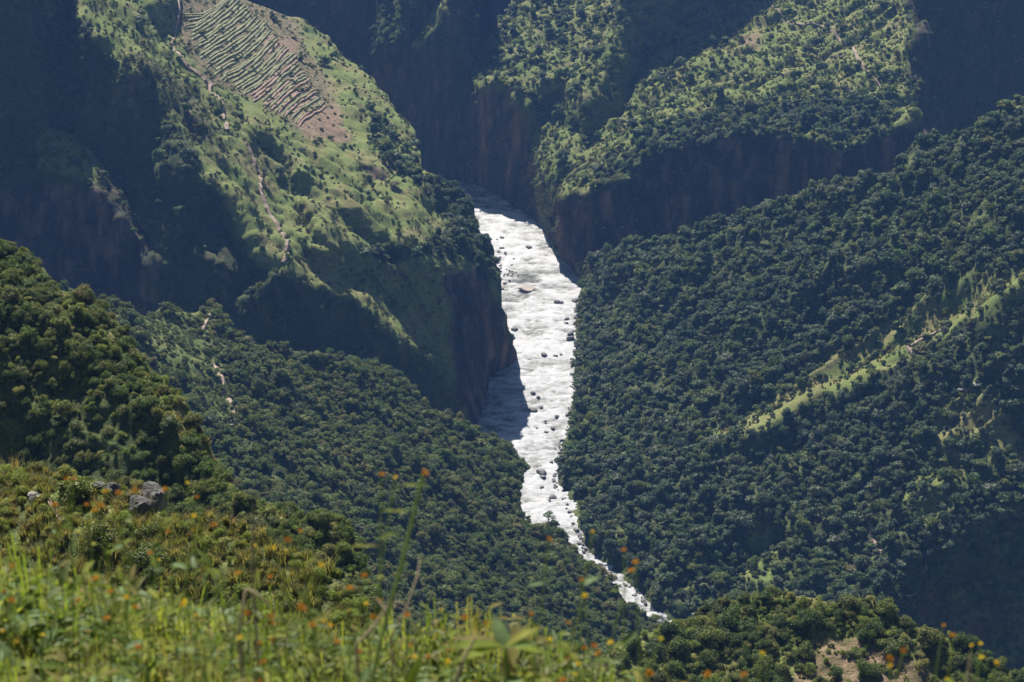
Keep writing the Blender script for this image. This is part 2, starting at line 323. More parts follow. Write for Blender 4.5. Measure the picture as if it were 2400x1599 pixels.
Layer('right_hillside', 1230, INF, [(1230, 640), (1345, 652), (1358, 632), (1371, 618), (1446, 606), (1480, 575), (1548, 566), (1600, 570), (1675, 530), (1736, 508), (1855, 494), (1865, 472), (1923, 440), (2025, 422), (2093, 430), (2110, 400), (2144, 366), (2178, 334), (2280, 332), (2314, 305), (2372, 254), (2400, 236), (2700, 60), (INF, -20)], 1700, (.56, .34), dict(tree=1.15, shrub=1.3, grass=.35),
      slopes=[([(2305, 705), (2400, 665), (INF, 560), (INF, 1250), (2480, 1100), (2400, 985), (2340, 900), (2290, 800)], (-.6, 3.2), 20),
              ([(2080, 1390), (2150, 1310), (2280, 1250), (2400, 1180), (INF, 1100), (INF, 1700), (2100, 1700)], (.4, 3.0), 40),
              ([(1745, 1030), (1850, 968), (2040, 880), (2065, 905), (1960, 985), (1850, 1060), (1750, 1115)], (-.2, 2.4), 20),
              ([(1540, 1350), (1640, 1300), (1720, 1340), (1690, 1400), (1600, 1460), (1540, 1440)], (.4, 2.4), 20),
              ([(1735, 1240), (1800, 1220), (1830, 1280), (1760, 1320)], (.4, 2.0), 20), ([(2020, 740), (2070, 700), (2080, 750), (2040, 790)], (.6, 2.0), 16),
              ([(1850, 700), (1960, 640), (1980, 690), (1880, 770)], (.6, 1.3), 20), ([(1600, 780), (1720, 720), (1730, 780), (1640, 840)], (.6, 1.3), 20),
              (('line', [(1690, 1014), (1760, 984), (1840, 944), (1960, 889), (2030, 856), (2130, 808), (2240, 740), (2330, 690), (2420, 635)], 12), (.8, .1), 8)],
      paints=[(('line', [(1690, 1030), (1760, 1000), (1840, 960), (1960, 905), (2030, 872), (2130, 826), (2240, 758), (2330, 706), (2420, 650)], 20), dict(tree=0, shrub=.6, grass=.9), 8), (('line', [(1690, 1014), (1760, 984), (1840, 944), (1960, 889), (2030, 856), (2130, 808), (2240, 740), (2330, 690), (2420, 635)], 9), dict(tree=0, shrub=0, grass=1, dry=.5, tuft=1.2), 5),
              (('line', [(2100, 820), (2130, 808), (2240, 740), (2330, 690), (2420, 640)], 12), dict(tree=.3, shrub=1.1, dry=.4, grass=.8, soil=.2), 8),
              ([(2020, 800), (2100, 740), (2220, 700), (2330, 640), (2340, 680), (2130, 800), (1960, 880), (1850, 935), (1820, 920), (1930, 850)], dict(tree=.1, shrub=2.2, grass=.8), 26),
              ([(1680, 1000), (1800, 930), (1900, 880), (1860, 940), (1720, 1005)], dict(tree=.3, shrub=1.5, grass=.7), 16),
              ([(1720, 1380), (1760, 1260), (1810, 1240), (1860, 1340), (1840, 1400), (1700, 1420)], dict(tree=.3, shrub=1.2, grass=.8), 20),
              ([(2180, 960), (2270, 900), (2330, 940), (2400, 1020), (2420, 1100), (2330, 1080), (2280, 1040), (2200, 1060)], dict(tree=.25, shrub=1.3, grass=.8, dry=.5), 20),
              ([(2185, 1060), (2280, 1060), (2250, 1180), (2150, 1250), (2090, 1200)], dict(tree=.5, shrub=1.6, grass=.7), 20),
              ([(2305, 705), (2400, 665), (INF, 560), (INF, 1250), (2480, 1100), (2400, 985), (2340, 900), (2290, 800)], dict(tree=.5, shrub=1.2, rock=.2, dry=0), 20),
              ([(2150, 1420), (2200, 1300), (2400, 1180), (INF, 1100), (INF, 1700), (2100, 1700)], dict(tree=.35, shrub=.5), 50),
              (('line', BANK_E, 6), dict(tree=.2, rock=.8), 8)],
      anchors=[(2400, 250, 1010)], shore=BANK_E, shore_side=BANK_E+[(1100, 1700), (1100, 500)], gully=((-.8, -.3), 20, 80, 5.0), seed=4, rough=(5, 2.2, .8), aw=.05)
BANK_G = [(1213, 842), (1192, 864), (1150, 882), (1138, 941), (1114, 1009), (1060, 1075), (960, 1110), (820, 1135), (600, 1160)]
GDARK = [(LEFT, -330), (130, -330), (170, 20), (215, 80), (300, 170), (345, 215), (400, 290), (445, 330), (478, 410), (505, 440), (560, 560), (650, 640), (790, 690), (900, 770), (1000, 860), (1060, 930), (1060, 1200), (LEFT, 1200)]
CORES = [[(LEFT, -330), (100, -330), (150, 20), (60, 80), (30, 300), (LEFT, 420)], [(146, 245), (340, 163), (374, 289), (360, 340), (238, 357), (163, 300)],
         [(LEFT, 400), (85, 430), (200, 430), (260, 490), (300, 560), (380, 640), (390, 720), (230, 730), (LEFT, 640)], [(370, 400), (500, 415), (580, 533), (620, 640), (560, 700), (400, 700), (330, 533), (300, 470)],
         [(660, 650), (800, 700), (1000, 860), (1040, 990), (880, 850), (740, 830), (600, 780), (620, 700)]]
Layer('left_hillside', LEFT, 1212, [(LEFT, -330), (400, -330), (480, -60), (571, 0), (640, 25), (697, 54), (760, 95), (800, 134), (851, 180), (895, 225), (929, 284), (967, 325), (984, 400), (1018, 438), (1092, 478), (1112, 510), (1120, 532), (1147, 594), (1164, 640), (1166, 705), (1186, 750), (1204, 800), (1212, 838)], 1160, (-.18, .02), dict(tree=.08, shrub=.7, grass=.85, soil=.15),
      slopes=[(GDARK, (-.8, 2.2), 26)]+[(c, (-1.9, 2.8), 24) for c in CORES]+[([(LEFT, 380), (85, 420), (250, 500), (330, 560), (390, 700), (340, 760), (LEFT, 760)], (-.3, 3.0), 30), ([(LEFT, -330), (60, -330), (90, 300), (60, 420), (LEFT, 420)], (-.3, 2.4), 30),
              ([(85, 305), (140, 300), (215, 350), (260, 400), (310, 505), (310, 540), (250, 470), (200, 415), (105, 400)], (-.5, .0), 14),
              (('line', [(300, 520), (345, 570), (375, 615)], 12), (-.8, .0), 10),
              ([(45, 85), (110, 110), (160, 190), (260, 205), (250, 240), (120, 220), (60, 150)], (-.4, .5), 20),
              ([(378, 300), (425, 308), (490, 368), (500, 410), (440, 392), (385, 345)], (-.5, .1), 12),
              ([(452, 520), (520, 520), (561, 595), (585, 640), (520, 630), (455, 600)], (-.5, .2), 14),
              (('line', [(570, 705), (610, 660), (650, 632)], 18), (-.2, .0), 14),
              (('line', [(760, 640), (860, 700), (925, 745), (1004, 810), (1045, 895)], 16), (-.9, .0), 12),
              (('line', [(640, 700), (760, 790), (830, 835)], 8), (-1.0, .4), 12), (('line', [(560, 560), (700, 660), (760, 740)], 7), (-1.0, .4), 12),
              ([(960, 610), (1060, 620), (1120, 625), (1165, 700), (1209, 836), (1140, 900), (1120, 1010), (1040, 985), (1055, 900), (1000, 800), (920, 725), (870, 650)], (-1.2, 2.8), 14), ([(800, 560), (880, 590), (940, 660), (900, 680), (820, 620)], (-1.2, 2.2), 14), ([(700, 560), (780, 590), (850, 650), (790, 660), (720, 610)], (-1.2, 2.0), 14), ([(930, 500), (975, 560), (1000, 600), (950, 590)], (-1.2, 2.0), 12),
              ([(340, 20), (410, 10), (415, 78), (370, 55)], (-.2, 2.2), 12),
              ([(840, 370), (880, 380), (905, 425), (870, 430)], (-.4, 2.6), 10),
              (('line', [(590, 330), (640, 360), (700, 420)], 12), (-.5, 1.6), 20), (('line', [(800, 500), (900, 560), (960, 640)], 9), (-.4, 2.4), 14),
              (('line', [(690, 470), (760, 560), (860, 640)], 8), (-.4, 2.2), 14), (('line', [(1000, 480), (1060, 560), (1110, 600)], 8), (-.4, 1.9), 14)],
      paints=[(GDARK, dict(tree=.5, shrub=1.2, grass=.1, rock=.2), 26)]+[(c, dict(tree=.12, shrub=.45, rock=.35), 24) for c in CORES]+[
              ([(LEFT, 430), (280, 430), (330, 540), (370, 640), (380, 760), (LEFT, 760)], dict(tree=.12, shrub=.35, rock=.7), 30),
              ([(85, 305), (140, 300), (215, 350), (260, 400), (310, 505), (310, 540), (250, 470), (200, 415), (105, 400)], dict(tree=.2, shrub=1.2, grass=.9), 14),
              ([(1040, 640), (1120, 620), (1209, 836), (1120, 1010), (1060, 980)], dict(tree=0, shrub=.05, rock=1), 14),
              ([(410, -60), (600, -60), (690, 60), (745, 130), (790, 230), (780, 300), (690, 300), (560, 230), (480, 190), (420, 60)], dict(tree=.04, shrub=.6, grass=.4, soil=.5), 20),
              ([(655, 90), (700, 95), (690, 140), (650, 140)], dict(soil=.8, shrub=0), 10),
              ([(700, 260), (790, 260), (830, 330), (780, 340), (720, 320)], dict(soil=.8, shrub=.3), 14),
              ([(560, 235), (620, 240), (620, 290), (570, 290)], dict(grass=1, soil=0, shrub=.1, tree=0), 12),
              ([(690, 60), (800, 150), (930, 300), (980, 420), (900, 400), (790, 280), (740, 140)], dict(grass=1.1, shrub=.25, tree=.05), 16),
              ([(700, 330), (850, 330), (960, 450), (1080, 540), (1050, 600), (900, 540), (780, 460)], dict(grass=1.1, shrub=.35, tree=.1), 24),
              ([(640, 460), (760, 560), (760, 620), (660, 560)], dict(grass=1, shrub=.5, tree=.05), 16),
              ([(850, 260), (900, 290), (960, 330), (975, 420), (930, 410), (880, 340)], dict(tree=2.2, shrub=1.2), 12),
              ([(1000, 430), (1040, 440), (1100, 490), (1160, 600), (1140, 660), (1080, 600), (1000, 600), (900, 620), (860, 590), (980, 570), (1060, 540), (990, 470)], dict(tree=1.6, shrub=1.2, grass=.1), 14),
              ([(330, 130), (430, 200), (480, 280), (520, 380), (440, 300), (340, 210), (290, 130)], dict(soil=.35, shrub=1.6, grass=.3), 20),
              ([(850, 370), (905, 400), (905, 440), (860, 420)], dict(soil=.6, rock=.5), 10)],
      anchors=[(-200, 600, 880), (300, 1100, 800), (0, 1100, 760)], shore=BANK_G, shore_side=BANK_G+[(600, 1300), (1300, 1300), (1300, 842)], gully=((.75, -.5), 14, 80, 3.6), seed=5, rough=(4, 2.2, 1.3), aw=.05, step=3.6, wxb=.12)
# near-left valley slope running down to the river
Layer('left_valley_slope', LEFT, 1760, [(LEFT, 640), (100, 700), (211, 717), (340, 740), (391, 722), (450, 745), (503, 722), (551, 784), (612, 805), (673, 818), (724, 835), (800, 842), (885, 862), (953, 910), (1004, 960), (1051, 988), (1106, 1010), (1140, 1032), (1180, 1040), (1204, 1072), (1206, 1215), (1232, 1222), (1259, 1236), (1290, 1222), (1312, 1240), (1332, 1278), (1360, 1316), (1421, 1362), (1448, 1396), (1502, 1442), (1545, 1478), (1600, 1530), (1760, 1680)], 1800, (-.62, -.10), dict(tree=1.1, shrub=1.2, grass=.25),
      slopes=[([(560, 1180), (720, 1260), (800, 1380), (760, 1420), (640, 1330)], (-.4, 1.6), 30), ([(640, 880), (700, 960), (760, 1060), (740, 1080), (660, 1000)], (-.2, .9), 24),
              ([(960, 1060), (1020, 1100), (1080, 1200), (1010, 1170)], (-.2, .9), 24)],
      paints=[([(330, 730), (480, 720), (520, 830), (560, 960), (540, 1010), (440, 930), (340, 860)], dict(tree=.15, shrub=1.5, grass=.55, soil=.1), 24),
              (('line', [(640, 980), (780, 1120), (860, 1240)], 26), dict(tree=.3, shrub=1.6, grass=.5), 20),
              (('line', [(1290, 1225), (1310, 1240)], 20), dict(tree=2), 10)],
      anchors=[(1204, 1100, 925), (1232, 1222, 885), (1340, 1290, 862), (1445, 1400, 828), (1545, 1480, 808), (1140, 1034, 952), (800, 845, 900), (500, 725, 845), (1000, 1700, 470), (400, 1500, 420)], gully=((.8, .3), 22, 90, 3.0), seed=6, rough=(4, 2.2, .8), aw=.5)
Layer('lower_right_spur', 1330, INF, [(1330, 1600), (1400, 1560), (1480, 1500), (1540, 1480), (1600, 1462), (1650, 1428), (1700, 1420), (1790, 1402), (1889, 1396), (1957, 1412), (2042, 1402), (2090, 1432), (2110, 1452), (2195, 1490), (2263, 1516), (2331, 1560), (2400, 1580), (INF, 1700)], 1900, (.05, .28), dict(tree=.0, shrub=1.4, big=1.6, grass=.75),
      paints=[([(1860, 1500), (2000, 1480), (2100, 1530), (2200, 1570), (2300, 1620), (2300, 1700), (1850, 1700)], dict(shrub=.45, big=.3, soil=.6, dry=.6, grass=.2), 14)],
      anchors=[(1790, 1402, 390), (1600, 1465, 400), (2263, 1516, 360), (1900, 1700, 300), (1500, 1700, 310)], seed=7, rough=(1.6, 1.0, .5, 22, 8, 3), skirt=60)
Layer('left_near_spur', LEFT, 1000, [(LEFT, 470), (0, 590), (68, 614), (118, 662), (122, 684), (231, 716), (289, 785), (328, 850), (338, 882), (384, 925), (452, 992), (493, 1050), (530, 1140), (600, 1190), (697, 1212), (800, 1262), (860, 1400), (1000, 1700)], 1750, (-.25, .05), dict(big=1.2, shrub=1.2, grass=.35, tree=.15),
      slopes=[([(LEFT, 720), (60, 740), (160, 830), (300, 950), (400, 1030), (440, 1130), (300, 1200), (LEFT, 1160)], (-.5, 3.6), 40)],
      paints=[([(LEFT, 800), (60, 830), (160, 880), (300, 960), (400, 1040), (420, 1110), (300, 1140), (LEFT, 1140)], dict(big=.35, shrub=.5, tree=0), 40), ([(60, 670), (160, 700), (270, 800), (300, 860), (240, 800), (120, 710)], dict(big=.2, dry=.8, grass=.9, shrub=.7), 14),
              (('line', [(340, 900), (420, 1000), (520, 1120), (650, 1230)], 22), dict(big=.3, dry=.6, grass=.9, tuft=.6), 14)],
      anchors=[(0, 600, 330), (330, 880, 300), (500, 1100, 260), (200, 1200, 225), (760, 1260, 210), (700, 1600, 165)], seed=8, rough=(1.8, 1.0, .5, 20, 7, 2.6), skirt=50, gully=((.6, -.5), 10, 50, 1.6), aw=.6)
Layer('foreground_slope', LEFT, 1100, [(LEFT, 1080), (0, 1118), (150, 1132), (250, 1160), (350, 1185), (400, 1225), (560, 1240), (680, 1300), (760, 1345), (830, 1430), (900, 1530), (980, 1680), (1100, 1850)], 1900, (-.25, .15), dict(shrub=1.7, tuft=1.0, grass=.45, dry=.15, big=.1),
      anchors=[(0, 1120, 125), (350, 1190, 110), (760, 1350, 92), (200, 1600, 66), (700, 1650, 70)], seed=9, rough=(.8, .45, .2, 10, 4, 1.4), skirt=30, aw=.6)

ORDER = ['foreground_slope', 'left_near_spur', 'lower_right_spur', 'left_valley_slope', 'right_hillside', 'left_hillside', 'right_upper_hill', 'middle_spur', 'gorge_wall', 'far_gorge_wall']
def visible(name, px, py):
    ok = (px > 5) & (px < 2395) & (py > 5) & (py < 1560)
    for n in ORDER:
        if n == name: break
        Lr = LAYERS[n]; ty = np.interp(px, Lr.top[:, 0], Lr.top[:, 1], left=9e9, right=9e9)
        if n in ('right_hillside', 'left_hillside'): continue
        ok &= py < ty+6
    return ok

# ------------------------------------------------------------------ vegetation models
ICO_V = None
def ico():
    g = (1+5**.5)/2; v = np.array([(-1,g,0),(1,g,0),(-1,-g,0),(1,-g,0),(0,-1,g),(0,1,g),(0,-1,-g),(0,1,-g),(g,0,-1),(g,0,1),(-g,0,-1),(-g,0,1)], float)
    v /= np.linalg.norm(v[0]); f = np.array([(0,11,5),(0,5,1),(0,1,7),(0,7,10),(0,10,11),(1,5,9),(5,11,4),(11,10,2),(10,7,6),(7,1,8),(3,9,4),(3,4,2),(3,2,6),(3,6,8),(3,8,9),(4,9,5),(2,4,11),(6,2,10),(8,6,7),(9,8,1)])
    return v, f
IV, IF = ico()
def crown_mesh(name, mat, seed, n, leaf, lobes=10, h=1.0, r=1.0, base=.35, core=.72, spread=.62, dens_top=.2):
    rg = np.random.default_rng(seed); V = []; F = []; k = 0
    th = rg.random(lobes)*6.283; rr = np.sqrt(rg.random(lobes))*spread*r; zz = base+(h-base)*(.15+.75*rg.random(lobes))*(1-.35*(rr/r)**2)
    zz[0] = base+(h-base)*.72; rr[0] = .12; C = np.stack([rr*np.cos(th), rr*np.sin(th), zz], -1)
    R = (.20+.22*rg.random(lobes))*r; R[0] = .45*r
    for c, q in zip(C, R):
        v = IV*(q*core)*(1+.2*rg.standard_normal((12, 1)))*[1, 1, .85]+c; V.append(v); F.append(np.c_[IF, IF[:, 2]]+k); k += 12
    li = rg.choice(lobes, n, p=R**2/(R**2).sum()); d = rg.standard_normal((n, 3)); d /= np.linalg.norm(d, axis=1, keepdims=True)
    d[:, 2] = np.where(d[:, 2] < -.3, -d[:, 2]*.6, d[:, 2]); P = C[li]+d*(R[li]*(.72+.42*rg.random(n)))[:, None]*[1, 1, .9]
    nn = d+.75*rg.standard_normal((n, 3)); nn[:, 2] += dens_top; nn /= np.linalg.norm(nn, axis=1, keepdims=True)
    a = np.cross(nn, rg.standard_normal((n, 3))); a /= np.linalg.norm(a, axis=1, keepdims=True); b = np.cross(nn, a)
    s = leaf*(.6+.9*rg.random(n))[:, None]
    Q = np.stack([P-a*s, P+b*s*.55, P+a*s, P-b*s*.55], 1).reshape(-1, 3)
    FF = np.concatenate(F); me = bpy.data.meshes.new(name)
    Fl = np.arange(n*4).reshape(n, 4)+k
    FF = [tuple(f[:3]) for f in FF]+[tuple(f) for f in Fl]
    me.from_pydata(np.concatenate(V+[Q]).tolist(), [], FF); me.materials.append(mat); return me
def tube(pts, rad, sides=6):
    V = []; F = []; pts = [Vector(p) for p in pts]
    for i, p in enumerate(pts):
        d = (pts[min(i+1, len(pts)-1)]-pts[max(i-1, 0)]).normalized(); a = d.cross(Vector((.3, .9, .2))).normalized(); b = d.cross(a)
        for k in range(sides):
            t = 6.2832*k/sides; V.append(p+(a*math.cos(t)+b*math.sin(t))*rad[i])
    for i in range(len(pts)-1):
        for k in range(sides): F.append((i*sides+k, i*sides+(k+1) % sides, (i+1)*sides+(k+1) % sides, (i+1)*sides+k))
    return V, F
def join_tubes(name, tubes, mat):
    V = []; F = []
    for v, f in tubes: F += [tuple(i+len(V) for i in q) for q in f]; V += v
    me = bpy.data.meshes.new(name); me.from_pydata([tuple(v) for v in V], [], F); me.materials.append(mat); return me
def trunk_mesh(seed):
    r = random.Random(seed); b = Vector((r.uniform(-.08, .08), r.uniform(-.08, .08), .55))
    ts = [tube([(0, 0, -.25), (0, 0, .1), b, b+Vector((0, 0, .3))], [.06, .05, .035, .015])]
    for k in range(5):
        a = k*1.256+r.random(); ts.append(tube([b*(.5+.1*k), b+Vector((.3*math.cos(a), .3*math.sin(a), .12)), b+Vector((.55*math.cos(a), .55*math.sin(a), .3))], [.028, .018, .008], 5))
    return join_tubes('trunk', ts, M['bark'])
TRUNKS = [trunk_mesh(i) for i in range(4)]
CROWNS = [crown_mesh('crown', M['forest'], 100+i, 760, .088, lobes=11+i % 5, h=1.05+.16*(i % 4), r=1) for i in range(7)]
CROWNS += [crown_mesh('crown', M['forest'], 120, 420, .10, lobes=7, h=1.7, r=.62, core=.6), crown_mesh('crown', M['forest'], 121, 300, .10, lobes=6, h=1.0, r=1, core=.3),
           crown_mesh('crown', M['green'], 122, 700, .085, lobes=14, h=.85, r=1.1, base=.45, core=.6), crown_mesh('crown', M['scrub'], 123, 500, .10, lobes=9, h=1.1, r=.9, core=.6), crown_mesh('crown', M['forest'], 124, 160, .08, lobes=5, h=1.3, r=.8, core=.15)]
GCROWNS = [crown_mesh('crown', M['green'], 140+i, 1300, .062, lobes=11+i % 5, h=1.1, r=1) for i in range(5)]
GCROWNS += [crown_mesh('crown', M['scrub'], 150, 1000, .07, lobes=11, h=1.0, r=1), crown_mesh('crown', M['scrub'], 151, 700, .07, lobes=8, h=1.3, r=.85, core=.5), crown_mesh('crown', M['forest'], 152, 1000, .07, lobes=14, h=1.1, r=1), crown_mesh('crown', M['green'], 153, 420, .07, lobes=7, h=1.4, r=.8, core=.25)]
BUSHES = [crown_mesh('foliage', M['green' if i % 3 else 'scrub'], 200+i, 2200, .05, lobes=12+2*i, h=.85+.1*(i % 4), r=1, base=.05, core=.6 if i % 4 else .4) for i in range(8)]
SHRUBS = [crown_mesh('foliage', M['scrub'], 240+i, 260, .13, lobes=6, h=.75, r=1, base=.05, core=.6) for i in range(5)]
NSHRUBS = [crown_mesh('foliage', M['scrub'], 260+i, 1400, .055, lobes=9, h=.95, r=1, base=.05, core=.55) for i in range(4)]
M['meadow'] = leaf_mat('meadow_shrub_leaves', [(.14,.175,.048), (.21,.245,.07), (.17,.22,.052), (.25,.235,.105), (.22,.255,.07)], .35, .65, .2, 2.0)
MSHRUBS = [crown_mesh('foliage', M['meadow'], 280+i, 1300, .05, lobes=8+i, h=.8+.2*i, r=1, base=.02, core=.5) for i in range(4)]
FSHRUBS = [crown_mesh('foliage', M['meadow'], 300+i, 240, .14, lobes=6, h=.6, r=1, base=.03, core=.6) for i in range(3)]
def tuft_mesh(seed, n=44, h=1.0, w=.035):
    r = np.random.default_rng(seed); a = r.random(n)*6.283; l = h*(.5+.6*r.random(n)); o = r.standard_normal((n, 2))*.16; V = []; F = []
    for i in range(n):
        dx, dy = math.cos(a[i]), math.sin(a[i]); bend = .25+.5*r.random(); b = np.array([o[i, 0], o[i, 1], 0]); s = np.array([-dy, dx, 0])*w
        p1 = b+np.array([dx*bend*.35, dy*bend*.35, .6])*l[i]; p2 = b+np.array([dx*bend, dy*bend, 1.0])*l[i]
        k = len(V); V += [b-s, b+s, p1+s*.8, p1-s*.8, p2]; F += [(k, k+1, k+2, k+3), (k+3, k+2, k+4)]
    me = bpy.data.meshes.new('tuft'); me.from_pydata([tuple(v) for v in V], [], F); me.materials.append(M['tuft']); return me
TUFTS = [tuft_mesh(i) for i in range(4)]

def instancer(name, meshes, P, rot, scl, idx, label=None, cat=None, tilt=None):
    """one 'stuff' object: points that carry instances of small meshes"""
    lib = bpy.data.collections.new(name+'_models')
    for i, me in enumerate(meshes):
        o = bpy.data.objects.new('model_%02d' % i, me); lib.objects.link(o)
    n = len(P); me = bpy.data.meshes.new(name); me.vertices.add(n); me.vertices.foreach_set('co', np.asarray(P, np.float32).ravel())
    a = me.attributes.new('rot', 'FLOAT_VECTOR', 'POINT'); rv = np.zeros((n, 3), np.float32); rv[:, 2] = rot
    if tilt is not None: rv[:, :2] = tilt
    a.data.foreach_set('vector', rv.ravel())
    a = me.attributes.new('scl', 'FLOAT_VECTOR', 'POINT'); a.data.foreach_set('vector', np.asarray(scl, np.float32).ravel())
    a = me.attributes.new('pick', 'INT', 'POINT'); a.data.foreach_set('value', np.asarray(idx, np.int32))
    o = obj(name, me); g = bpy.data.node_groups.new(name, 'GeometryNodeTree')
    g.interface.new_socket('Geometry', in_out='INPUT', socket_type='NodeSocketGeometry'); g.interface.new_socket('Geometry', in_out='OUTPUT', socket_type='NodeSocketGeometry')
    gi = g.nodes.new('NodeGroupInput'); go = g.nodes.new('NodeGroupOutput'); ci = g.nodes.new('GeometryNodeCollectionInfo')
    ci.inputs['Collection'].default_value = lib; ci.inputs['Separate Children'].default_value = True; ci.inputs['Reset Children'].default_value = True
    ip = g.nodes.new('GeometryNodeInstanceOnPoints'); ip.inputs['Pick Instance'].default_value = True
    def na(nm, ty): q = g.nodes.new('GeometryNodeInputNamedAttribute'); q.data_type = ty; q.inputs['Name'].default_value = nm; return [s for s in q.outputs if s.enabled][0]
    e2r = g.nodes.new('FunctionNodeEulerToRotation')
    g.links.new(gi.outputs[0], ip.inputs['Points']); g.links.new(ci.outputs[0], ip.inputs['Instance']); g.links.new(na('pick', 'INT'), ip.inputs['Instance Index'])
    g.links.new(na('rot', 'FLOAT_VECTOR'), e2r.inputs[0]); g.links.new(e2r.outputs[0], ip.inputs['Rotation']); g.links.new(na('scl', 'FLOAT_VECTOR'), ip.inputs['Scale'])
    g.links.new(ip.outputs[0], go.inputs[0]); o.modifiers.new('scatter', 'NODES').node_group = g
    return tag(o, label, cat, kind='stuff')

# layer: (tree radius, trees per m2, crown set), (bush radius, per m2), (shrub radius, per m2, set), (tuft radius, per m2)
SPEC = {
 'gorge_wall':        dict(tree=(3.4, .018, 0), shrub=(1.7, .06, 0)),
 'middle_spur':       dict(tree=(3.0, .026, 0), shrub=(1.3, .10, 4)),
 'right_upper_hill':  dict(tree=(2.7, .026, 0), shrub=(1.15, .10, 4)),
 'right_hillside':    dict(tree=(2.45, .074, 0), shrub=(1.3, .07, 2), tuft=(1.0, .2)),
 'left_hillside':     dict(tree=(2.6, .022, 0), shrub=(.95, .11, 0), tuft=(.9, .1)),
 'left_valley_slope': dict(tree=(1.95, .095, 1), shrub=(1.0, .20, 0)),
 'lower_right_spur':  dict(big=(1.5, .13), shrub=(.75, .55, 3)),
 'left_near_spur':    dict(big=(.92, .62), shrub=(.5, .8, 3), tree=(1.8, .03, 1), tuft=(.6, 1.0)),
 'foreground_slope':  dict(big=(1.1, .25), shrub=(.34, 1.4, 3), tuft=(.44, 4.2)),
}
PLACE = {'gorge_wall': 'on the shadowed wall at the head of the gorge', 'middle_spur': 'on the spur between the gorge and the upper right hill',
 'right_upper_hill': 'on the sunlit hill above the right-hand cliff', 'right_hillside': 'in the forest on the slope right of the river',
 'left_hillside': 'on the terraced hillside left of the river', 'left_valley_slope': 'on the wooded slope between the foreground and the river',
 'lower_right_spur': 'on the bushy spur with bare brown soil at bottom right', 'left_near_spur': 'on the near spur at the left edge',
 'foreground_slope': 'on the grassy slope behind the orange flowers'}
NAMES = {'tree': ('trees', 'tree'), 'big': ('bushes', 'bush'), 'shrub': ('shrubs', 'shrub'), 'tuft': ('grass', 'grass')}
cand = {'tree': [], 'big': []}; rest = {}
for ln, sp in SPEC.items():
    Ly = LAYERS[ln]
    for fld, s in sp.items():
        rg = np.random.default_rng(hash_seed := (sum(map(ord, ln+fld))))
        Q, px, py, nn = Ly.scatter(fld, s[1], rg)
        if Ly.P[..., 2].min() < -HR+40:
            k = Q[:, 2] > -HR+.4; Q, px, py, nn = Q[k], px[k], py[k], nn[k]
        n = len(Q); r = s[0]*np.exp(rg.normal(0, .36, n)).clip(.45, 1.9); hz = r*rg.uniform(.75, 1.35, n)
        if fld == 'shrub': r = r*rg.uniform(.5, 1.3, n); hz = r*rg.uniform(.8, 1.2, n)
        st = nn[:, 2] < .35; r = np.where(st, r*.65, r); hz = np.where(st, hz*.65, hz)
        if fld == 'tuft': hz = r*rg.uniform(.8, 1.5, n)
        rot = rg.random(n)*6.283; idx = rg.integers(0, 60, n); vis = visible(ln, px, py)
        ap = np.where(vis, r/np.linalg.norm(Q, axis=1), 0)
        Q = Q-np.c_[np.zeros(n), np.zeros(n), r*.12]
        rec = dict(ln=ln, fld=fld, Q=Q, r=r, hz=hz, rot=rot, idx=idx, ap=ap, px=px, py=py, s=s, solo=np.zeros(n, bool))
        rest[(ln, fld)] = rec
for fld in ('tree', 'big'):
    recs = [r for (l, f), r in rest.items() if f == fld]
    allap = np.concatenate([r['ap'] for r in recs]); th = np.sort(allap)[-290]
    for r in recs: r['solo'] = r['ap'] >= th
def meshes_for(ln, fld, s):
    if fld == 'tree': return GCROWNS if s[2] else CROWNS
    if fld == 'big': return BUSHES
    if fld == 'shrub': return NSHRUBS if s[2] == 1 else NSHRUBS[:1]+MSHRUBS if s[2] == 3 else SHRUBS[:3]+FSHRUBS if s[2] == 4 else (SHRUBS+CROWNS[:5] if s[2] == 2 else SHRUBS)
    return TUFTS
RIDGE = [(1500, 1090), (1690, 1018), (1840, 945), (2030, 860), (2130, 812), (2330, 690), (2500, 600)]
def where(ln, px, py):
    if ln == 'right_hillside':
        if px < 1480 and py < 1340: return 'just above the right bank of the river'
        up = py < np.interp(px, [p[0] for p in RIDGE], [p[1] for p in RIDGE])
        if up: return 'in the forest above the grassy ridge' if px < 1900 else 'in the forest at far right above the ridge path'
        if py > 1280: return 'at the foot of the right forest near the bottom bushes'
        return 'in the forest below the grassy ridge' if px < 2080 else 'between the gully track and the dark ravine'
    if ln == 'left_valley_slope':
        if py > 1330: return 'low on the middle slope just behind the meadow'
        if px > 1040: return 'on the middle slope close to the river'
        if px < 640: return 'beside the stony track on the middle slope'
        return 'at the crest of the middle wooded slope' if py < 1050 else 'in the heart of the middle wooded slope'
    if ln == 'left_near_spur':
        if py < 730: return 'on the crest of the near left spur'
        if px > 420: return 'at the right end of the near left spur'
        return 'above the dark hollow of the left spur' if py < 900 else 'in the dark hollow of the left spur'
    if ln == 'lower_right_spur':
        if px < 1750: return 'at the left end of the bottom right spur'
        if px > 2130: return 'at the right end of the bottom right spur'
        return 'on the crest of the bottom right spur' if py < 1470 else 'around the bare soil at bottom right'
    return PLACE[ln]
SIZEW = ['small', 'medium', 'large']
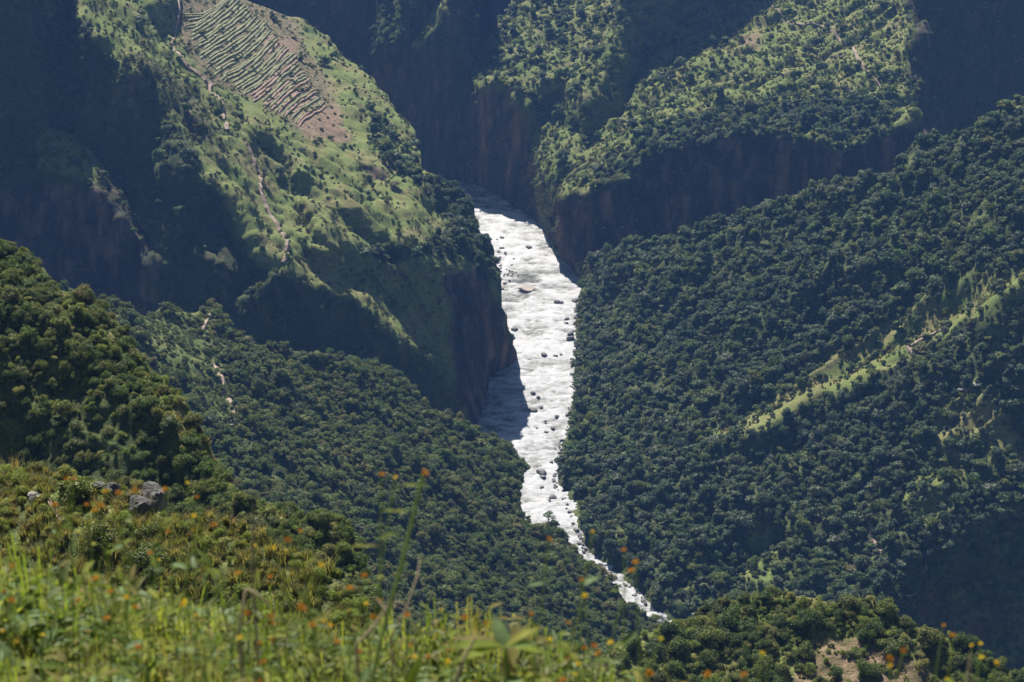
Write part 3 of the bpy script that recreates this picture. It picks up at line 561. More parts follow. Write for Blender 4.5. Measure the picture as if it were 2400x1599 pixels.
for (ln, fld), r in rest.items():
    ms = meshes_for(ln, fld, r['s']); k = ~r['solo']; idx = r['idx'] % len(ms)
    if k.any():
        nm = NAMES[fld][0] if fld != 'tree' else 'forest'
        instancer(nm, ms, r['Q'][k], r['rot'][k], np.c_[r['r'], r['r'], r['hz']][k], idx[k], None, None)
        print('SCATTER', ln, fld, int(k.sum()))
    for i in np.nonzero(r['solo'])[0]:
        is_tree = fld == 'tree'; e = bpy.data.objects.new('broadleaf_tree' if is_tree else 'bush', None); link(e)
        e.location = r['Q'][i]; e.rotation_euler = (0, 0, r['rot'][i]); e.scale = (r['r'][i], r['r'][i], r['hz'][i]); e.empty_display_size = .2
        q = r['r'][i]/r['s'][0]; sz = 'small' if q < .95 else ('large' if q > 1.3 else 'medium-sized')
        shape = 'tall' if r['hz'][i] > r['r'][i]*1.1 else 'broad'; tone = {'forest_leaves': 'dark green', 'green_leaves': 'mid-green', 'scrub_leaves': 'olive green'}[ms[idx[i]].materials[0].name]
        wh = where(ln, r['px'][i], r['py'][i]); tag(e, '%s %s %s %s %s' % (sz, shape, tone, 'tree' if is_tree else 'bush', wh), 'tree' if is_tree else 'bush', '%s %s %s %s %s' % (sz, shape, tone, 'trees' if is_tree else 'bushes', wh))
        obj('crown' if is_tree else 'foliage', ms[idx[i]], e)
        obj('trunk', TRUNKS[idx[i] % 4], e)

# ------------------------------------------------------------------ river
def river_mat():
    m, t, b = mat_new('white_water'); co = objco(t)
    at = attr(t, 'foam'); n = noise(t, .16, 7, objco(t, (.7, 1.3, 1)), .72); n2 = noise(t, .62, 6, objco(t, (.6, 1.5, 1)), .85)  # foam value sets whiteness and also carries the painted bank shadows
    s = nd(t, 'ShaderNodeMath', operation='MULTIPLY_ADD'); t.links.new(n2, s.inputs[0]); s.inputs[1].default_value = 1.3; t.links.new(n, s.inputs[2])
    s2 = nd(t, 'ShaderNodeMath', operation='ADD'); t.links.new(s.outputs[0], s2.inputs[0]); t.links.new(at, s2.inputs[1])
    s3 = nd(t, 'ShaderNodeMath', operation='MULTIPLY'); t.links.new(s2.outputs[0], s3.inputs[0]); s3.inputs[1].default_value = .5
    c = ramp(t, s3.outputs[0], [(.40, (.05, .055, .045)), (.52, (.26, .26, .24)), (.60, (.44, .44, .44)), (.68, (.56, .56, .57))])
    t.links.new(c, b.inputs['Base Color']); b.inputs['Roughness'].default_value = .45; b.inputs['Specular IOR Level'].default_value = .3
    bp = nd(t, 'ShaderNodeBump'); bp.inputs['Strength'].default_value = 1.0; bp.inputs['Distance'].default_value = .9
    t.links.new(n2, bp.inputs['Height']); t.links.new(bp.outputs[0], b.inputs['Normal']); return m
M['river'] = river_mat()
xs = np.arange(820, 1830, 3.5); ys = np.arange(380, 1690, 3.2); X, Y = np.meshgrid(xs, ys[::-1])
R = ray(X, Y); P = R*(HR/-R[..., 2])[..., None]
fl = P[..., 1]/7.; ac = P[..., 0]/11.
w = fbm(ac, fl, fl*0, 4, 5, .6); w2 = fbm(P[..., 0]/3.2, P[..., 1]/2.0, fl*0, 3, 8, .6)
w3 = 1-np.abs(fbm(P[..., 0]/9, P[..., 1]/2.6, fl*0, 3, 61, .6))*3.0
P[..., 2] += 1.0*w+.5*w2+.55*np.clip(w3, 0, 1)-.5
foam = np.clip(.06+.45*w+.2*w2+.14*w3, -.4, .5)
foam -= .16*np.clip((520-Y)/60, 0, 1)+.24*np.clip((1212-X)/50, 0, 1)*np.clip((Y-830)/50, 0, 1)*np.clip((1060-Y)/40, 0, 1)  # cliff and bend shadows painted into the foam value, darkening the water there
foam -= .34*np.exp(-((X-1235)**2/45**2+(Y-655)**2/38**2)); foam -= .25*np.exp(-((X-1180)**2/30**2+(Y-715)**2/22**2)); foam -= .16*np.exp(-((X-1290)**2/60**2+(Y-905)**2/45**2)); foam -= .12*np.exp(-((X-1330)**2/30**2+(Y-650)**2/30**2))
nu = len(xs); idx = np.arange(P.shape[0]*nu).reshape(-1, nu); Fq = np.stack([idx[:-1, :-1], idx[:-1, 1:], idx[1:, 1:], idx[1:, :-1]], -1).reshape(-1, 4)
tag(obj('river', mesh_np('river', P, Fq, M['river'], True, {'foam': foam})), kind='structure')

for k, (a, b, r_, lab) in enumerate([(1172, 1062, 5.2, 'bright green tree leaning over the left edge of the rapids, uppermost'), (1140, 1075, 5.6, 'rounded bright green tree behind the one at the rapids'), (1176, 1110, 6.2, 'largest bright green tree at the left edge of the rapids'), (1150, 1150, 5.0, 'green tree below the largest one at the left edge of the rapids'), (1290, 1205, 4.2, 'light feathery tree where the river narrows, in front of the water')]):
    p = LAYERS['left_valley_slope'].at(a, b+14); e = bpy.data.objects.new('broadleaf_tree', None); link(e); e.location = p; e.scale = (r_, r_, r_*1.1); e.rotation_euler = (0, 0, k*1.9)
    tag(e, lab, 'tree'); obj('crown', BUSHES[k] if k < 4 else GCROWNS[-1], e); obj('trunk', TRUNKS[k % 4], e)
# ------------------------------------------------------------------ boulders
def rock_mesh(seed, sub=2, flat=.6, mat=None, jag=.35):
    import bmesh
    bm = bmesh.new(); bmesh.ops.create_icosphere(bm, subdivisions=sub, radius=1); r = np.random.default_rng(seed)
    V = np.array([v.co for v in bm.verts]); d = 1+jag*fbm(V[:, 0]*1.1+seed, V[:, 1]*1.1, V[:, 2]*1.1, 3, seed, .6)
    for _ in range(7):
        nrm = r.standard_normal(3); nrm /= np.linalg.norm(nrm); c = .62+.25*r.random(); p = V@nrm*d; d = np.where(p > c, d*c/np.maximum(p, 1e-6), d)
    V = V*d[:, None]*[1, 1, flat]
    for v, c in zip(bm.verts, V): v.co = c
    me = bpy.data.meshes.new('boulder'); bm.to_mesh(me); bm.free(); me.materials.append(mat or M['boulder']); return me
ROCKS = [rock_mesh(i) for i in range(8)]; PROCKS = [rock_mesh(20+i, 2, .6, M['palerock']) for i in range(4)]
def water_pt(px, py):
    r = ray(px, py); return r*(HR/-r[2])
def boulder(px, py, wpx, label, group, mset=None, asp=1.0, flat=1.0, k=0):
    p = water_pt(px, py); s = wpx*T*np.linalg.norm(p)*.5
    o = obj('boulder', (mset or ROCKS)[k % len(mset or ROCKS)]); o.location = (p[0], p[1], p[2]+.1*s)
    o.rotation_euler = (random.uniform(-.2, .2), random.uniform(-.2, .2), random.uniform(0, 6.28)); o.scale = (s*asp, s, s*flat)
    tag(o, label, 'boulder', group); return o
RIV = [ # px, py, width px, label
 (1177, 557, 15, 'dark boulder near the upper left bank of the rapids, with two small rocks below'), (1165, 562, 8, 'small dark rock just left of the upper boulder in the rapids'),
 (1241, 580, 24, 'wide flat dark rock in mid river below the shadowed bend'), (1176, 582, 14, 'dark rock in the ragged cluster by the upper left bank'),
 (1168, 590, 10, 'small rock at the left end of the upper rock cluster'), (1184, 592, 9, 'small rock at the lower right of the upper rock cluster'),
 (1348, 704, 20, 'dark boulder against the right bank, uppermost of those below the bend'), (1306, 708, 20, 'low dark rock breaking the water near the right bank'), (1316, 709, 16, 'low rock touching its twin near the right bank'),
 (1205, 773, 22, 'rounded black boulder at the foot of the left cliff'), (1200, 790, 12, 'small dark boulder right below the round one at the left cliff'),
 (1328, 747, 14, 'dark rock standing off the right bank above mid river'), (1327, 757, 13, 'dark rock just below another off the right bank'), (1338, 784, 22, 'dark boulder jutting from right bank level with the round cliff boulder'), (1338, 794, 26, 'larger dark boulder on the right bank below a jutting one'),
 (1276, 832, 20, 'pointed dark boulder alone in midstream'), (1302, 834, 15, 'dark rock between the midstream boulder and the right bank'), (1315, 832, 13, 'dark rock nearest the right bank in the midstream row of three'),
 (1250, 921, 16, 'small dark rock in the middle of white water below the midstream row'), (1262, 931, 14, 'low dark rock just right of and below a small midstream rock'),
 (1252, 961, 26, 'long flat dark rock with foam around it'), (1268, 955, 18, 'flat rock just above the right end of the long flat rock'), (1305, 976, 12, 'small tilted rock in white water near the right bank'),
 (1278, 988, 10, 'small rock in white water under the long flat rock'), (1280, 1013, 14, 'dark rock above the trees of the near bank in midstream'), (1258, 1003, 9, 'tiny dark rock left of a larger one in midstream'), (1296, 1003, 20, 'thin wave-washed rock at right of the lower rapids'),
 (1268, 1107, 26, 'large dark boulder in the lower rapids'), (1273, 1118, 22, 'dark boulder directly below the largest one of the lower rapids'), (1292, 1083, 14, 'dark rock by the right bank above the lower rapids boulders'), (1296, 1166, 18, 'flat dark rock at the right edge where the river narrows'), (1287, 1174, 12, 'small flat rock left of the one where the river narrows'), (1270, 1142, 12, 'small rock below the lower rapids boulders')]
for k, (a, b, c, lab) in enumerate(RIV): boulder(a, b, c*.85, lab, 'boulders in the rapids', None, random.uniform(.8, 1.3), random.uniform(.6, 1.2), k)
o = boulder(1235, 679, 34, 'long flat sunlit pinkish slab of rock lying across the rapids', None, [rock_mesh(77, 3, .3, M['tan'], .2)], 1.5, 1.0); o.rotation_euler = (.05, .15, .3)
for k, (a, b, c) in enumerate([(1165, 668, 20), (1176, 676, 14), (1160, 680, 16), (1183, 664, 12), (1172, 655, 11)]):
    boulder(a, b, c, 'grey boulder %s the rock heap on the left bank' % ['largest of', 'in front of', 'at the left of', 'at the right of', 'at the top of'][k], 'rock heap on the left bank', PROCKS, 1, 1, k)
rg = random.Random(4)
def along(pts, f):
    P_ = np.array(pts, float); d = np.r_[0, np.cumsum(np.linalg.norm(np.diff(P_, axis=0), axis=1))]; return np.interp(f*d[-1], d, P_[:, 0]), np.interp(f*d[-1], d, P_[:, 1])
BKR = [p for p in BANK_E if p[1] > 690 and p[1] < 1480]
for k in range(150):
    a, b = along(BKR, rg.random()); boulder(a+rg.uniform(-6, 7), b+rg.uniform(-4, 4), rg.uniform(4, 11), 'small dark rock in the line of stones along the right bank of the river', 'stones along the right bank', None, 1.1, .9, k)
for k in range(26):
    boulder(rg.gauss(1185, 14), rg.gauss(632, 12), rg.uniform(4, 8), 'small dark rock in the stony shallows by the upper left bank', 'stones in the shallows on the left', None, 1.1, .8, k)

# ------------------------------------------------------------------ terraces, tracks, outcrops
def ribbon_pts(ly, pts, n):
    out = []
    for f in np.linspace(0, 1, n):
        x, y = along(pts, f); out.append(LAYERS[ly].at(x, y))
    return np.array(out)
LE = [(412, 5), (432, 60), (462, 120), (490, 168), (530, 205), (580, 232), (640, 262), (700, 300)]
RE = [(560, -20), (610, 25), (660, 85), (700, 130), (725, 170), (752, 215), (775, 250), (780, 300)]
M['terrace_g'] = plain('terrace_grass', (.14, .14, .055), .9, .45, .4); M['terrace_s'] = plain('terrace_soil', (.20, .13, .085), .9, .3, .4)
for k in range(46):
    f = (k+.5)/46+rg.uniform(-.007, .007); a = along(LE, min(1, .06+f*.96)); b = along(RE, max(0, f*.97-.10)); segs = [(0., .99)] if k % 3 == 0 else [(0, .42), (.45, .99)] if k % 3 == 1 else [(.06, .7), (.73, .96)]
    for (u0, u1) in segs:
        u0 += rg.uniform(-.02, .05); u1 -= rg.uniform(0, .06); pts = []
        for u in np.linspace(u0, u1, 22):
            x = a[0]+(b[0]-a[0])*u; y = a[1]+(b[1]-a[1])*u+math.sin(u*3.14)*(20-24*f)+3.2*math.sin(u*6+k*.22)+.9*math.sin(u*19+k); pts.append((x, y))
        W3 = np.array([LAYERS['left_hillside'].at(x, y) for x, y in pts]); V = []; F = []
        for i, p in enumerate(W3):
            t_ = W3[min(i+1, len(W3)-1)]-W3[max(i-1, 0)]; t_[2] = 0; t_ /= max(np.linalg.norm(t_), 1e-6); nrm = np.array([-t_[1], t_[0], 0]);
            if nrm[1] < 0: nrm = -nrm
            e = math.sin(min(1, (min(i, len(W3)-1-i)+.3)/3)*1.57); h = (.55+.5*vnoise(np.array(i*.7), np.array(k*1.), np.array(u0*9), 3))*e; w_ = (1.0+.35*math.sin(i*.9+k))*e
            V += [p-nrm*.7+[0, 0, -1.5], p-nrm*.15+[0, 0, h], p+nrm*w_*.5+[0, 0, h+.15], p+nrm*w_+[0, 0, h+.3], p+nrm*(w_+1.0)+[0, 0, -.8]]
            if i: q = len(V)-10; F += [(q+j, q+j+1, q+j+6, q+j+5) for j in range(4)]
        me = bpy.data.meshes.new('terrace'); me.from_pydata([tuple(v) for v in V], [], F); me.materials.append(M['terrace_s'] if (f > .62 and rg.random() < .6) or (f > .35 and u0 > .5 and rg.random() < .5) else M['terrace_g']); me.materials
        obj('terrace', me, LAYERS['left_hillside'].obj)
def path(ly, pts, w, name='footpath', mat='track', lift=.55, n=None):
    n = n or max(8, int(sum(math.dist(a, b) for a, b in zip(pts, pts[1:]))/5)); W3 = ribbon_pts(ly, pts, n); V = []; F = []
    for i, p in enumerate(W3):
        t_ = W3[min(i+1, n-1)]-W3[max(i-1, 0)]; t_[2] = 0; t_ = t_/max(np.linalg.norm(t_), 1e-6); nrm = np.array([-t_[1], t_[0], 0]); ww = w*(.7+.6*random.random())
        V += [p-nrm*ww*.7+[0, 0, -.6], p-nrm*ww*.5+[0, 0, lift], p+nrm*ww*.5+[0, 0, lift], p+nrm*ww*.7+[0, 0, -.6]]
        if i: q = len(V)-8; F += [(q+j, q+j+1, q+j+5, q+j+4) for j in range(3)]
    me = bpy.data.meshes.new(name); me.from_pydata([tuple(v) for v in V], [], F); me.materials.append(M[mat]); return tag(obj(name, me), kind='structure')
path('left_hillside', [(415, -20), (408, 60), (400, 105), (425, 145), (470, 180), (492, 200), (490, 225), (515, 275), (522, 318)], 2.0)
path('left_hillside', [(560, 350), (585, 400), (600, 420), (602, 455), (630, 500), (652, 533), (668, 560), (670, 600), (660, 620)], 1.8)
path('right_upper_hill', [(1800, 0), (1815, 25), (1850, 60), (1880, 62), (1920, 60), (1950, 78), (1972, 100), (2000, 120), (2010, 150), (2035, 188)], 1.9)
path('right_upper_hill', [(2050, 195), (2075, 210), (2095, 225)], 1.5)
path('right_hillside', [(2215, 770), (2155, 800), (2130, 815), (2140, 830), (2168, 850)], 1.6)
path('right_hillside', [(2118, 860), (2120, 900), (2124, 960), (2128, 1000), (2122, 1020)], 1.2)
path('right_hillside', [(2045, 1150), (2040, 1200), (2048, 1270), (2075, 1320), (2090, 1370)], 1.5)
path('left_valley_slope', [(500, 722), (480, 750), (465, 790)], 1.3)
path('left_valley_slope', [(495, 860), (510, 900), (525, 940), (540, 985), (536, 1010)], 1.4)
path('foreground_slope', [(118, 1185), (130, 1215), (160, 1255)], .22, lift=.1)
for k, (a, b, s, lab) in enumerate([(2262, 918, 3.0, 'pale flat rock on the grassy knoll right of the ridge path'), (2300, 914, 3.4, 'pale rock at the brow of the grassy knoll above the dark ravine'), (2115, 1388, 3.4, 'pale pink rock slab at the lower end of the gully track')]):
    p = LAYERS['right_hillside'].at(a, b); o = obj('boulder', PROCKS[k]); o.location = p+np.array([0, 0, .6]); o.scale = (s, s*.6, s*.5); tag(o, lab, 'boulder')

# ------------------------------------------------------------------ rock outcrop on the foreground slope
OUT = [(348, 1212, 1.5, 'jagged dark rock block with sunlit pale edge, biggest of the foreground outcrop'), (318, 1226, 1.2, 'dark rock block left of the biggest outcrop block'),
       (262, 1184, 1.0, 'low grey rock ledge above the outcrop, below orange flowers'), (232, 1170, .7, 'small grey stone at the upper end of the rock ledge'), (300, 1196, .7, 'small grey rock between ledge and outcrop block'), (95, 1200, .5, 'small white stone beside the foreground path')]
OUTM = [rock_mesh(50+i, 4, .62, M['palerock'] if i == 5 else M['outcrop'], .9) for i in range(6)]
for k, (a, b, s, lab) in enumerate(OUT):
    p = LAYERS['foreground_slope'].at(a, b); o = obj('outcrop_rock', OUTM[k]); o.location = p+np.array([0, 0, s*.25]); o.scale = (s*.6, s*.6, s*.6); o.rotation_euler = (.3, .1, k*1.3); tag(o, lab, 'rock')
# ------------------------------------------------------------------ near ground with wildflowers
M['leaf_a'] = leaf_mat('meadow_leaf', [(.11,.16,.03), (.21,.25,.05), (.075,.115,.028), (.27,.29,.06), (.20,.17,.075), (.15,.21,.04)], .5, .75, .12, 14)
M['leaf_b'] = leaf_mat('pale_meadow_leaf', [(.13,.19,.08), (.11,.18,.07), (.17,.22,.11)], .35, .6, .2, 14)
M['stem'] = plain('green_stem', (.19, .27, .06), .6, .25, 20)
M['drystem'] = plain('dry_stem', (.30, .23, .14), .8, .25, 20)
M['petal'] = leaf_mat('orange_petals', [(.40,.17,.04), (.44,.23,.05), (.34,.13,.03)], .35, .6, .2, 20)
M['petal_y'] = leaf_mat('yellow_petals', [(.70,.50,.05), (.62,.52,.08)], .35, .6, .2, 20)
def gz(x, y):
    x = np.asarray(x, float); y = np.asarray(y, float)
    yb = 5.9-.12*np.clip(x, -3, 3); z = -1.86-.40*y-.16*(x+.3)-.06*np.abs(x)
    return z-np.where(y > yb, (y-yb)*(.5+.25*np.clip(y-yb, 0, 2)), 0)+.08*fbm(x/.7, y/.7, x*0, 3, 40)
gx_ = np.linspace(-9, 9, 150); gy_ = np.concatenate([np.linspace(-3, 12, 150)]); GX_, GY_ = np.meshgrid(gx_, gy_)
PG = np.stack([GX_, GY_, gz(GX_, GY_)], -1); idx = np.arange(150*150).reshape(150, 150)
Fq = np.stack([idx[:-1, :-1], idx[:-1, 1:], idx[1:, 1:], idx[1:, :-1]], -1).reshape(-1, 4); one = np.ones(150*150)
tag(obj('near_ground', mesh_np('near_ground', PG, Fq, M['terrain'], True, dict(grass=one*.5, dry=one*.5, soil=one*.3, rock=one*0))), kind='structure')
def leaf_geo(l, w, n=5, droop=.25):
    V = []; F = []
    for i in range(n+1):
        u = i/n; ww = w*.5*math.sin(math.pi*min(1, .08+.92*u)**.8)*(1 if u < 1 else .02); x = u*l; z = -droop*l*u*u
        V += [(x, -ww, z+ww*.35), (x, 0, z), (x, ww, z+ww*.35)]
        if i: k = len(V)-6; F += [(k, k+1, k+4, k+3), (k+1, k+2, k+5, k+4)]
    return V, F
def leaf_mesh(l, w, mat, droop=.25):
    V, F = leaf_geo(l, w, 5, droop); me = bpy.data.meshes.new('leaf'); me.from_pydata(V, [], F); me.materials.append(mat)
    for p in me.polygons: p.use_smooth = True
    return me
LEAVES = [leaf_mesh(l, w, m, d) for l, w, m, d in ((.055, .015, M['leaf_a'], .2), (.045, .018, M['leaf_a'], .4), (.07, .017, M['leaf_a'], .3), (.05, .014, M['leaf_b'], .1), (.06, .02, M['leaf_b'], .5))]
def flower_mesh(seed, mat, r=.013):
    rg = np.random.default_rng(seed); V = []; F = []
    for ring, (nn, tilt, rr) in enumerate(((8, .25, 1.0), (8, .7, .85), (6, 1.15, .6))):
        for i in range(nn):
            a = 6.283*(i+.5*ring)/nn+rg.normal(0, .08); ct, st = math.cos(tilt), math.sin(tilt); dx, dy = math.cos(a), math.sin(a); w = .42*r; k = len(V); L = r*rr
            V += [(dx*.2*r-dy*w*.3, dy*.2*r+dx*w*.3, 0), (dx*.2*r+dy*w*.3, dy*.2*r-dx*w*.3, 0), (dx*L*ct+dy*w, dy*L*ct-dx*w, L*st+.2*r), (dx*L*1.15*ct, dy*L*1.15*ct, L*st+.25*r), (dx*L*ct-dy*w, dy*L*ct+dx*w, L*st+.2*r)]
            F += [(k, k+1, k+2, k+3, k+4)]
    c = IV*[.45*r, .45*r, .4*r]+[0, 0, .35*r]; k = len(V); V += [tuple(q) for q in c]; F += [tuple(int(j)+k for j in f) for f in IF]
    me = bpy.data.meshes.new('flower'); me.from_pydata(V, [], F); me.materials.append(mat); return me
FLOWERS = [flower_mesh(i, M['petal']) for i in range(3)]+[flower_mesh(9, M['petal_y'], .010)]
def at_px(px, py, t): return ray(px, py)*t
rf = random.Random(21)
def stemtube(name, pts, r0, r1, mat, parent):
    n = len(pts); v, f = tube(pts, [r0+(r1-r0)*i/(n-1) for i in range(n)], 5); me = bpy.data.meshes.new(name); me.from_pydata([tuple(q) for q in v], [], f); me.materials.append(mat)
    for p in me.polygons: p.use_smooth = True
    return obj(name, me, parent)
def wildflower(top, label, group, nleaf=12, yellow=False, flowers=2, thick=.0022, lean=None, side='', base=None):
    top = Vector(top); lean = lean if lean is not None else (rf.uniform(-.16, .16), rf.uniform(-.1, .1))
    bx, by = (top.x-lean[0], top.y-lean[1]) if base is None else base; b = Vector((bx, by, float(gz(bx, by))-.02)); e = bpy.data.objects.new('wildflower', None); link(e); e.location = b; e.empty_display_size = .05
    L = top-b; pts = []
    for i in range(7):
        u = i/6; pts.append(Vector((L.x*u**1.5, L.y*u**1.5, L.z*u))+Vector((rf.uniform(-.006, .006), rf.uniform(-.006, .006), 0)))
    pts[-1] = L; stemtube('stem', pts, thick*1.3, thick*.7, M['stem'], e)
    def sp(u): k = min(int(u*6), 5); return pts[k].lerp(pts[k+1], u*6-k)
    a = rf.uniform(0, 6.28)
    for i in range(nleaf):
        u = .22+.74*(i//2)/max(1, nleaf/2); u = min(u, .97); a += math.pi if i % 2 else 1.57+rf.uniform(-.3, .3)
        o = obj('leaf', LEAVES[rf.randrange(3) if rf.random() < .6 else rf.randrange(5)], e); o.location = sp(u); o.rotation_euler = (rf.uniform(-.5, .5), rf.uniform(-.75, .1), a); s = rf.uniform(.8, 1.5)*(1.15-.45*u); o.scale = (s, s, s)
    for i in range(flowers):
        if i == 0: p = L
        else:
            u = rf.uniform(.6, .9); q = sp(u); an = rf.uniform(0, 6.28); p = q+Vector((math.cos(an)*.06, math.sin(an)*.04, rf.uniform(.04, .09))); st = stemtube('branch', [q, (q+p)/2+Vector((0, 0, -.01)), p], thick*.7, thick*.5, M['stem'], e)
        m = FLOWERS[3] if (yellow or rf.random() < .2) else FLOWERS[rf.randrange(3)]
        o = obj('flower', m, e); o.location = p; o.rotation_euler = (rf.uniform(-.5, .5), rf.uniform(-.5, .5), rf.uniform(0, 6)); s = rf.uniform(.45, .75); o.scale = (s, s, s*1.4)
    return tag(e, label, 'wildflower', group)
GRPL = 'wildflowers at the lower left'; GRPM = 'wildflowers in the lower middle'; GRPR = 'wildflowers at the lower right'
TOPS = [(155, 1125, 'orange wildflower pair at the upper left against the dark hollow, left one'), (172, 1124, 'orange wildflower pair at the upper left against the dark hollow, right one'), (250, 1155, 'small orange wildflower just above the grey rock ledge'), (278, 1159, 'orange wildflower right of the small one above the grey ledge'),
 (318, 1152, 'bright orange wildflower above the outcrop against the dark trees'), (388, 1150, 'orange wildflower between the outcrop and the near spur'), (437, 1134, 'orange wildflower highest over the near spur'), (463, 1168, 'pale orange wildflower over the olive bushes right of the outcrop'),
 (203, 1186, 'orange wildflower left of the rock outcrop'), (236, 1188, 'orange wildflower directly left of the big outcrop block'), (221, 1200, 'low orange wildflower left of the outcrop'), (455, 1212, 'pale orange wildflower below another right of the outcrop'), (502, 1235, 'orange wildflower against the bushes above the lower left meadow'),
 (453, 1246, 'dark-leaved wildflower with orange head right of the outcrop hollow'), (128, 1186, 'orange wildflower over the foreground path'), (28, 1330, 'orange wildflower at the left edge'), (703, 1248, 'tall orange wildflower before the deep shadow left of centre'), (673, 1268, 'orange wildflower just left of the tall one before the shadow'),
 (596, 1280, 'orange wildflower against olive bushes left of the dark hollow'), (640, 1287, 'yellow orange wildflower below the dark hollow'), (755, 1327, 'yellow orange wildflower near the brown bank'), (355, 1299, 'orange wildflower under the dark outcrop hollow'), (372, 1315, 'second orange wildflower under the outcrop hollow'), (397, 1248, 'orange wildflower right of the outcrop base'),
 (560, 1347, 'orange wildflower over the dark shrub left of centre'), (635, 1355, 'orange wildflower right of the dark shrub'), (184, 1248, 'orange wildflower among pale tufts at left'), (225, 1360, 'orange wildflower in the dense left meadow'), (260, 1390, 'orange wildflower above the bright leaves at left'), (185, 1410, 'orange wildflower low in the left meadow'),
 (894, 1116, 'left orange wildflower of the pair over the dark trees near centre'), (928, 1121, 'right orange wildflower of the pair over the dark trees near centre'), (818, 1383, 'large orange wildflower left of the bare twigs'), (890, 1410, 'orange wildflower beside the brown twig'), (857, 1418, 'yellow wildflower left of the brown twig'), (854, 1352, 'double orange wildflower above the brown twig'),
 (1035, 1432, 'orange wildflower left above the big leafy plant'), (1090, 1451, 'orange wildflower over the big leafy plant'), (955, 1445, 'orange wildflower right of the grey twig'), (1140, 1463, 'orange wildflower touching the big leafy plant'), (1122, 1530, 'orange wildflower in front of the big leafy plant'), (1050, 1553, 'orange wildflower at the foot of the big leafy plant'),
 (1286, 1266, 'orange wildflower against the trees beside the river bend'), (1388, 1248, 'orange wildflower highest right of the river'), (1463, 1292, 'orange wildflower on tall stalk before the right forest'), (1480, 1342, 'orange wildflower with bud above the narrow river'), (1490, 1322, 'slender orange bud over the narrow river'), (1363, 1362, 'orange wildflower with bright leaf below the narrow river'), (1371, 1398, 'yellow wildflower under the bright leaf'),
 (1370, 1520, 'orange wildflower among the leaves at bottom centre'), (1390, 1518, 'second orange wildflower among the leaves at bottom centre'), (1245, 1442, 'orange wildflower right above the big leafy plant'),
 (2210, 1468, 'orange bud highest in the lower right corner'), (2233, 1492, 'orange bud just below the highest at lower right'), (2278, 1515, 'yellow wildflower left of a pair at lower right'), (2298, 1511, 'yellow wildflower right of a pair at lower right'), (2300, 1543, 'yellow wildflower below the pair at lower right'), (2335, 1555, 'yellow wildflower rightmost in the lower right corner'),
 (2118, 1527, 'orange wildflower before the bare brown soil'), (2085, 1545, 'orange wildflower left of another before bare soil'), (2088, 1563, 'low orange wildflower before the bare soil'), (1786, 1533, 'yellow orange wildflower before the lower right bushes'), (1660, 1583, 'orange wildflower at the bottom edge right of centre'), (1745, 1585, 'orange wildflower at the bottom edge below the bushes')]
for k, (a, b, lab) in enumerate(TOPS):
    t_ = rf.uniform(4.6, 5.6) if a < 900 else rf.uniform(4.4, 5.0)
    wildflower(at_px(a, b, t_), lab, GRPL if a < 800 else GRPM if a < 1600 else GRPR, rf.randrange(6, 12), 'yellow' in lab, 1 if b < 1300 else 2)
for k in range(34):
    a = rf.uniform(-20, 1000) if k < 20 else (rf.uniform(900, 1700) if k < 29 else rf.uniform(1700, 2400)); top = np.interp(a, [0, 500, 900, 1300, 1700, 2400], [1360, 1390, 1460, 1530, 1570, 1585]); b = top+abs(rf.gauss(0, 90))
    g, w_ = (GRPL, 'dense meadow at the lower left') if a < 800 else (GRPM, 'meadow at the bottom centre') if a < 1600 else (GRPR, 'meadow at the lower right'); y_ = rf.random() < .25
    wildflower(at_px(a, min(b, 1640), rf.uniform(3.6, 5.4)), '%s wildflower in the %s among bright leaves' % ('small yellow' if y_ else 'small orange', w_), ('yellow ' if y_ else 'orange ')+g, rf.randrange(10, 16), y_, rf.choice([1, 1, 2]))
# tall stalk with joints left of centre
e = wildflower(at_px(992, 1112, 4.2), 'tall leaning green stalk with orange flower, left of the river', None, 4, False, 1, .0055, base=tuple(at_px(760, 1520, 4.3)[:2]))
for a, b in ((855, 1282), (925, 1200), (975, 1140)):
    for s in (-1, 1):
        o = obj('leaf', LEAVES[1], e); o.location = Vector(at_px(a, b, 4.22))-e.location; o.rotation_euler = (0, -.2, 1.57-s*1.3); o.scale = (.7, .6, .7)
# big leafy plant in the lower middle
bp_ = Vector(at_px(1195, 1640, 4.5)); e = bpy.data.objects.new('leafy_plant', None); link(e); e.location = (bp_.x, bp_.y, float(gz(bp_.x, bp_.y))-.02)
tag(e, 'big plant with long pointed green leaves at bottom centre', 'plant'); hub = Vector(at_px(1185, 1515, 4.5))-e.location
stemtube('stem', [Vector((0, 0, 0)), hub*.5+Vector((.01, 0, 0)), hub], .006, .004, M['stem'], e)
BLG = [leaf_mesh(.20, .042, M['leaf_a'], .15), leaf_mesh(.18, .045, M['leaf_b'], .1)]
def aimed_leaf(p, q, mesh, parent, name='leaf', roll=0, L=.20):
    d = (q-p); o = obj(name, mesh, parent); o.location = p; o.rotation_mode = 'QUATERNION'; o.rotation_quaternion = d.to_track_quat('X', 'Z'); s = d.length/L; o.scale = (s, max(s, .8), s); return o
for k, (a, b, dt, m) in enumerate([(1152, 1425, .05, 1), (1265, 1458, -.03, 0), (1170, 1460, .1, 0), (1055, 1478, .02, 0), (1035, 1500, -.08, 0), (1060, 1535, -.12, 0), (1262, 1500, -.05, 1), (1300, 1520, .05, 0), (1285, 1575, -.1, 0), (1225, 1600, -.15, 1), (1110, 1590, -.12, 0), (1215, 1440, .12, 0)]):
    aimed_leaf(hub*(.9 if k > 7 else 1), Vector(at_px(a, b, 4.5+dt))-e.location, BLG[m], e)
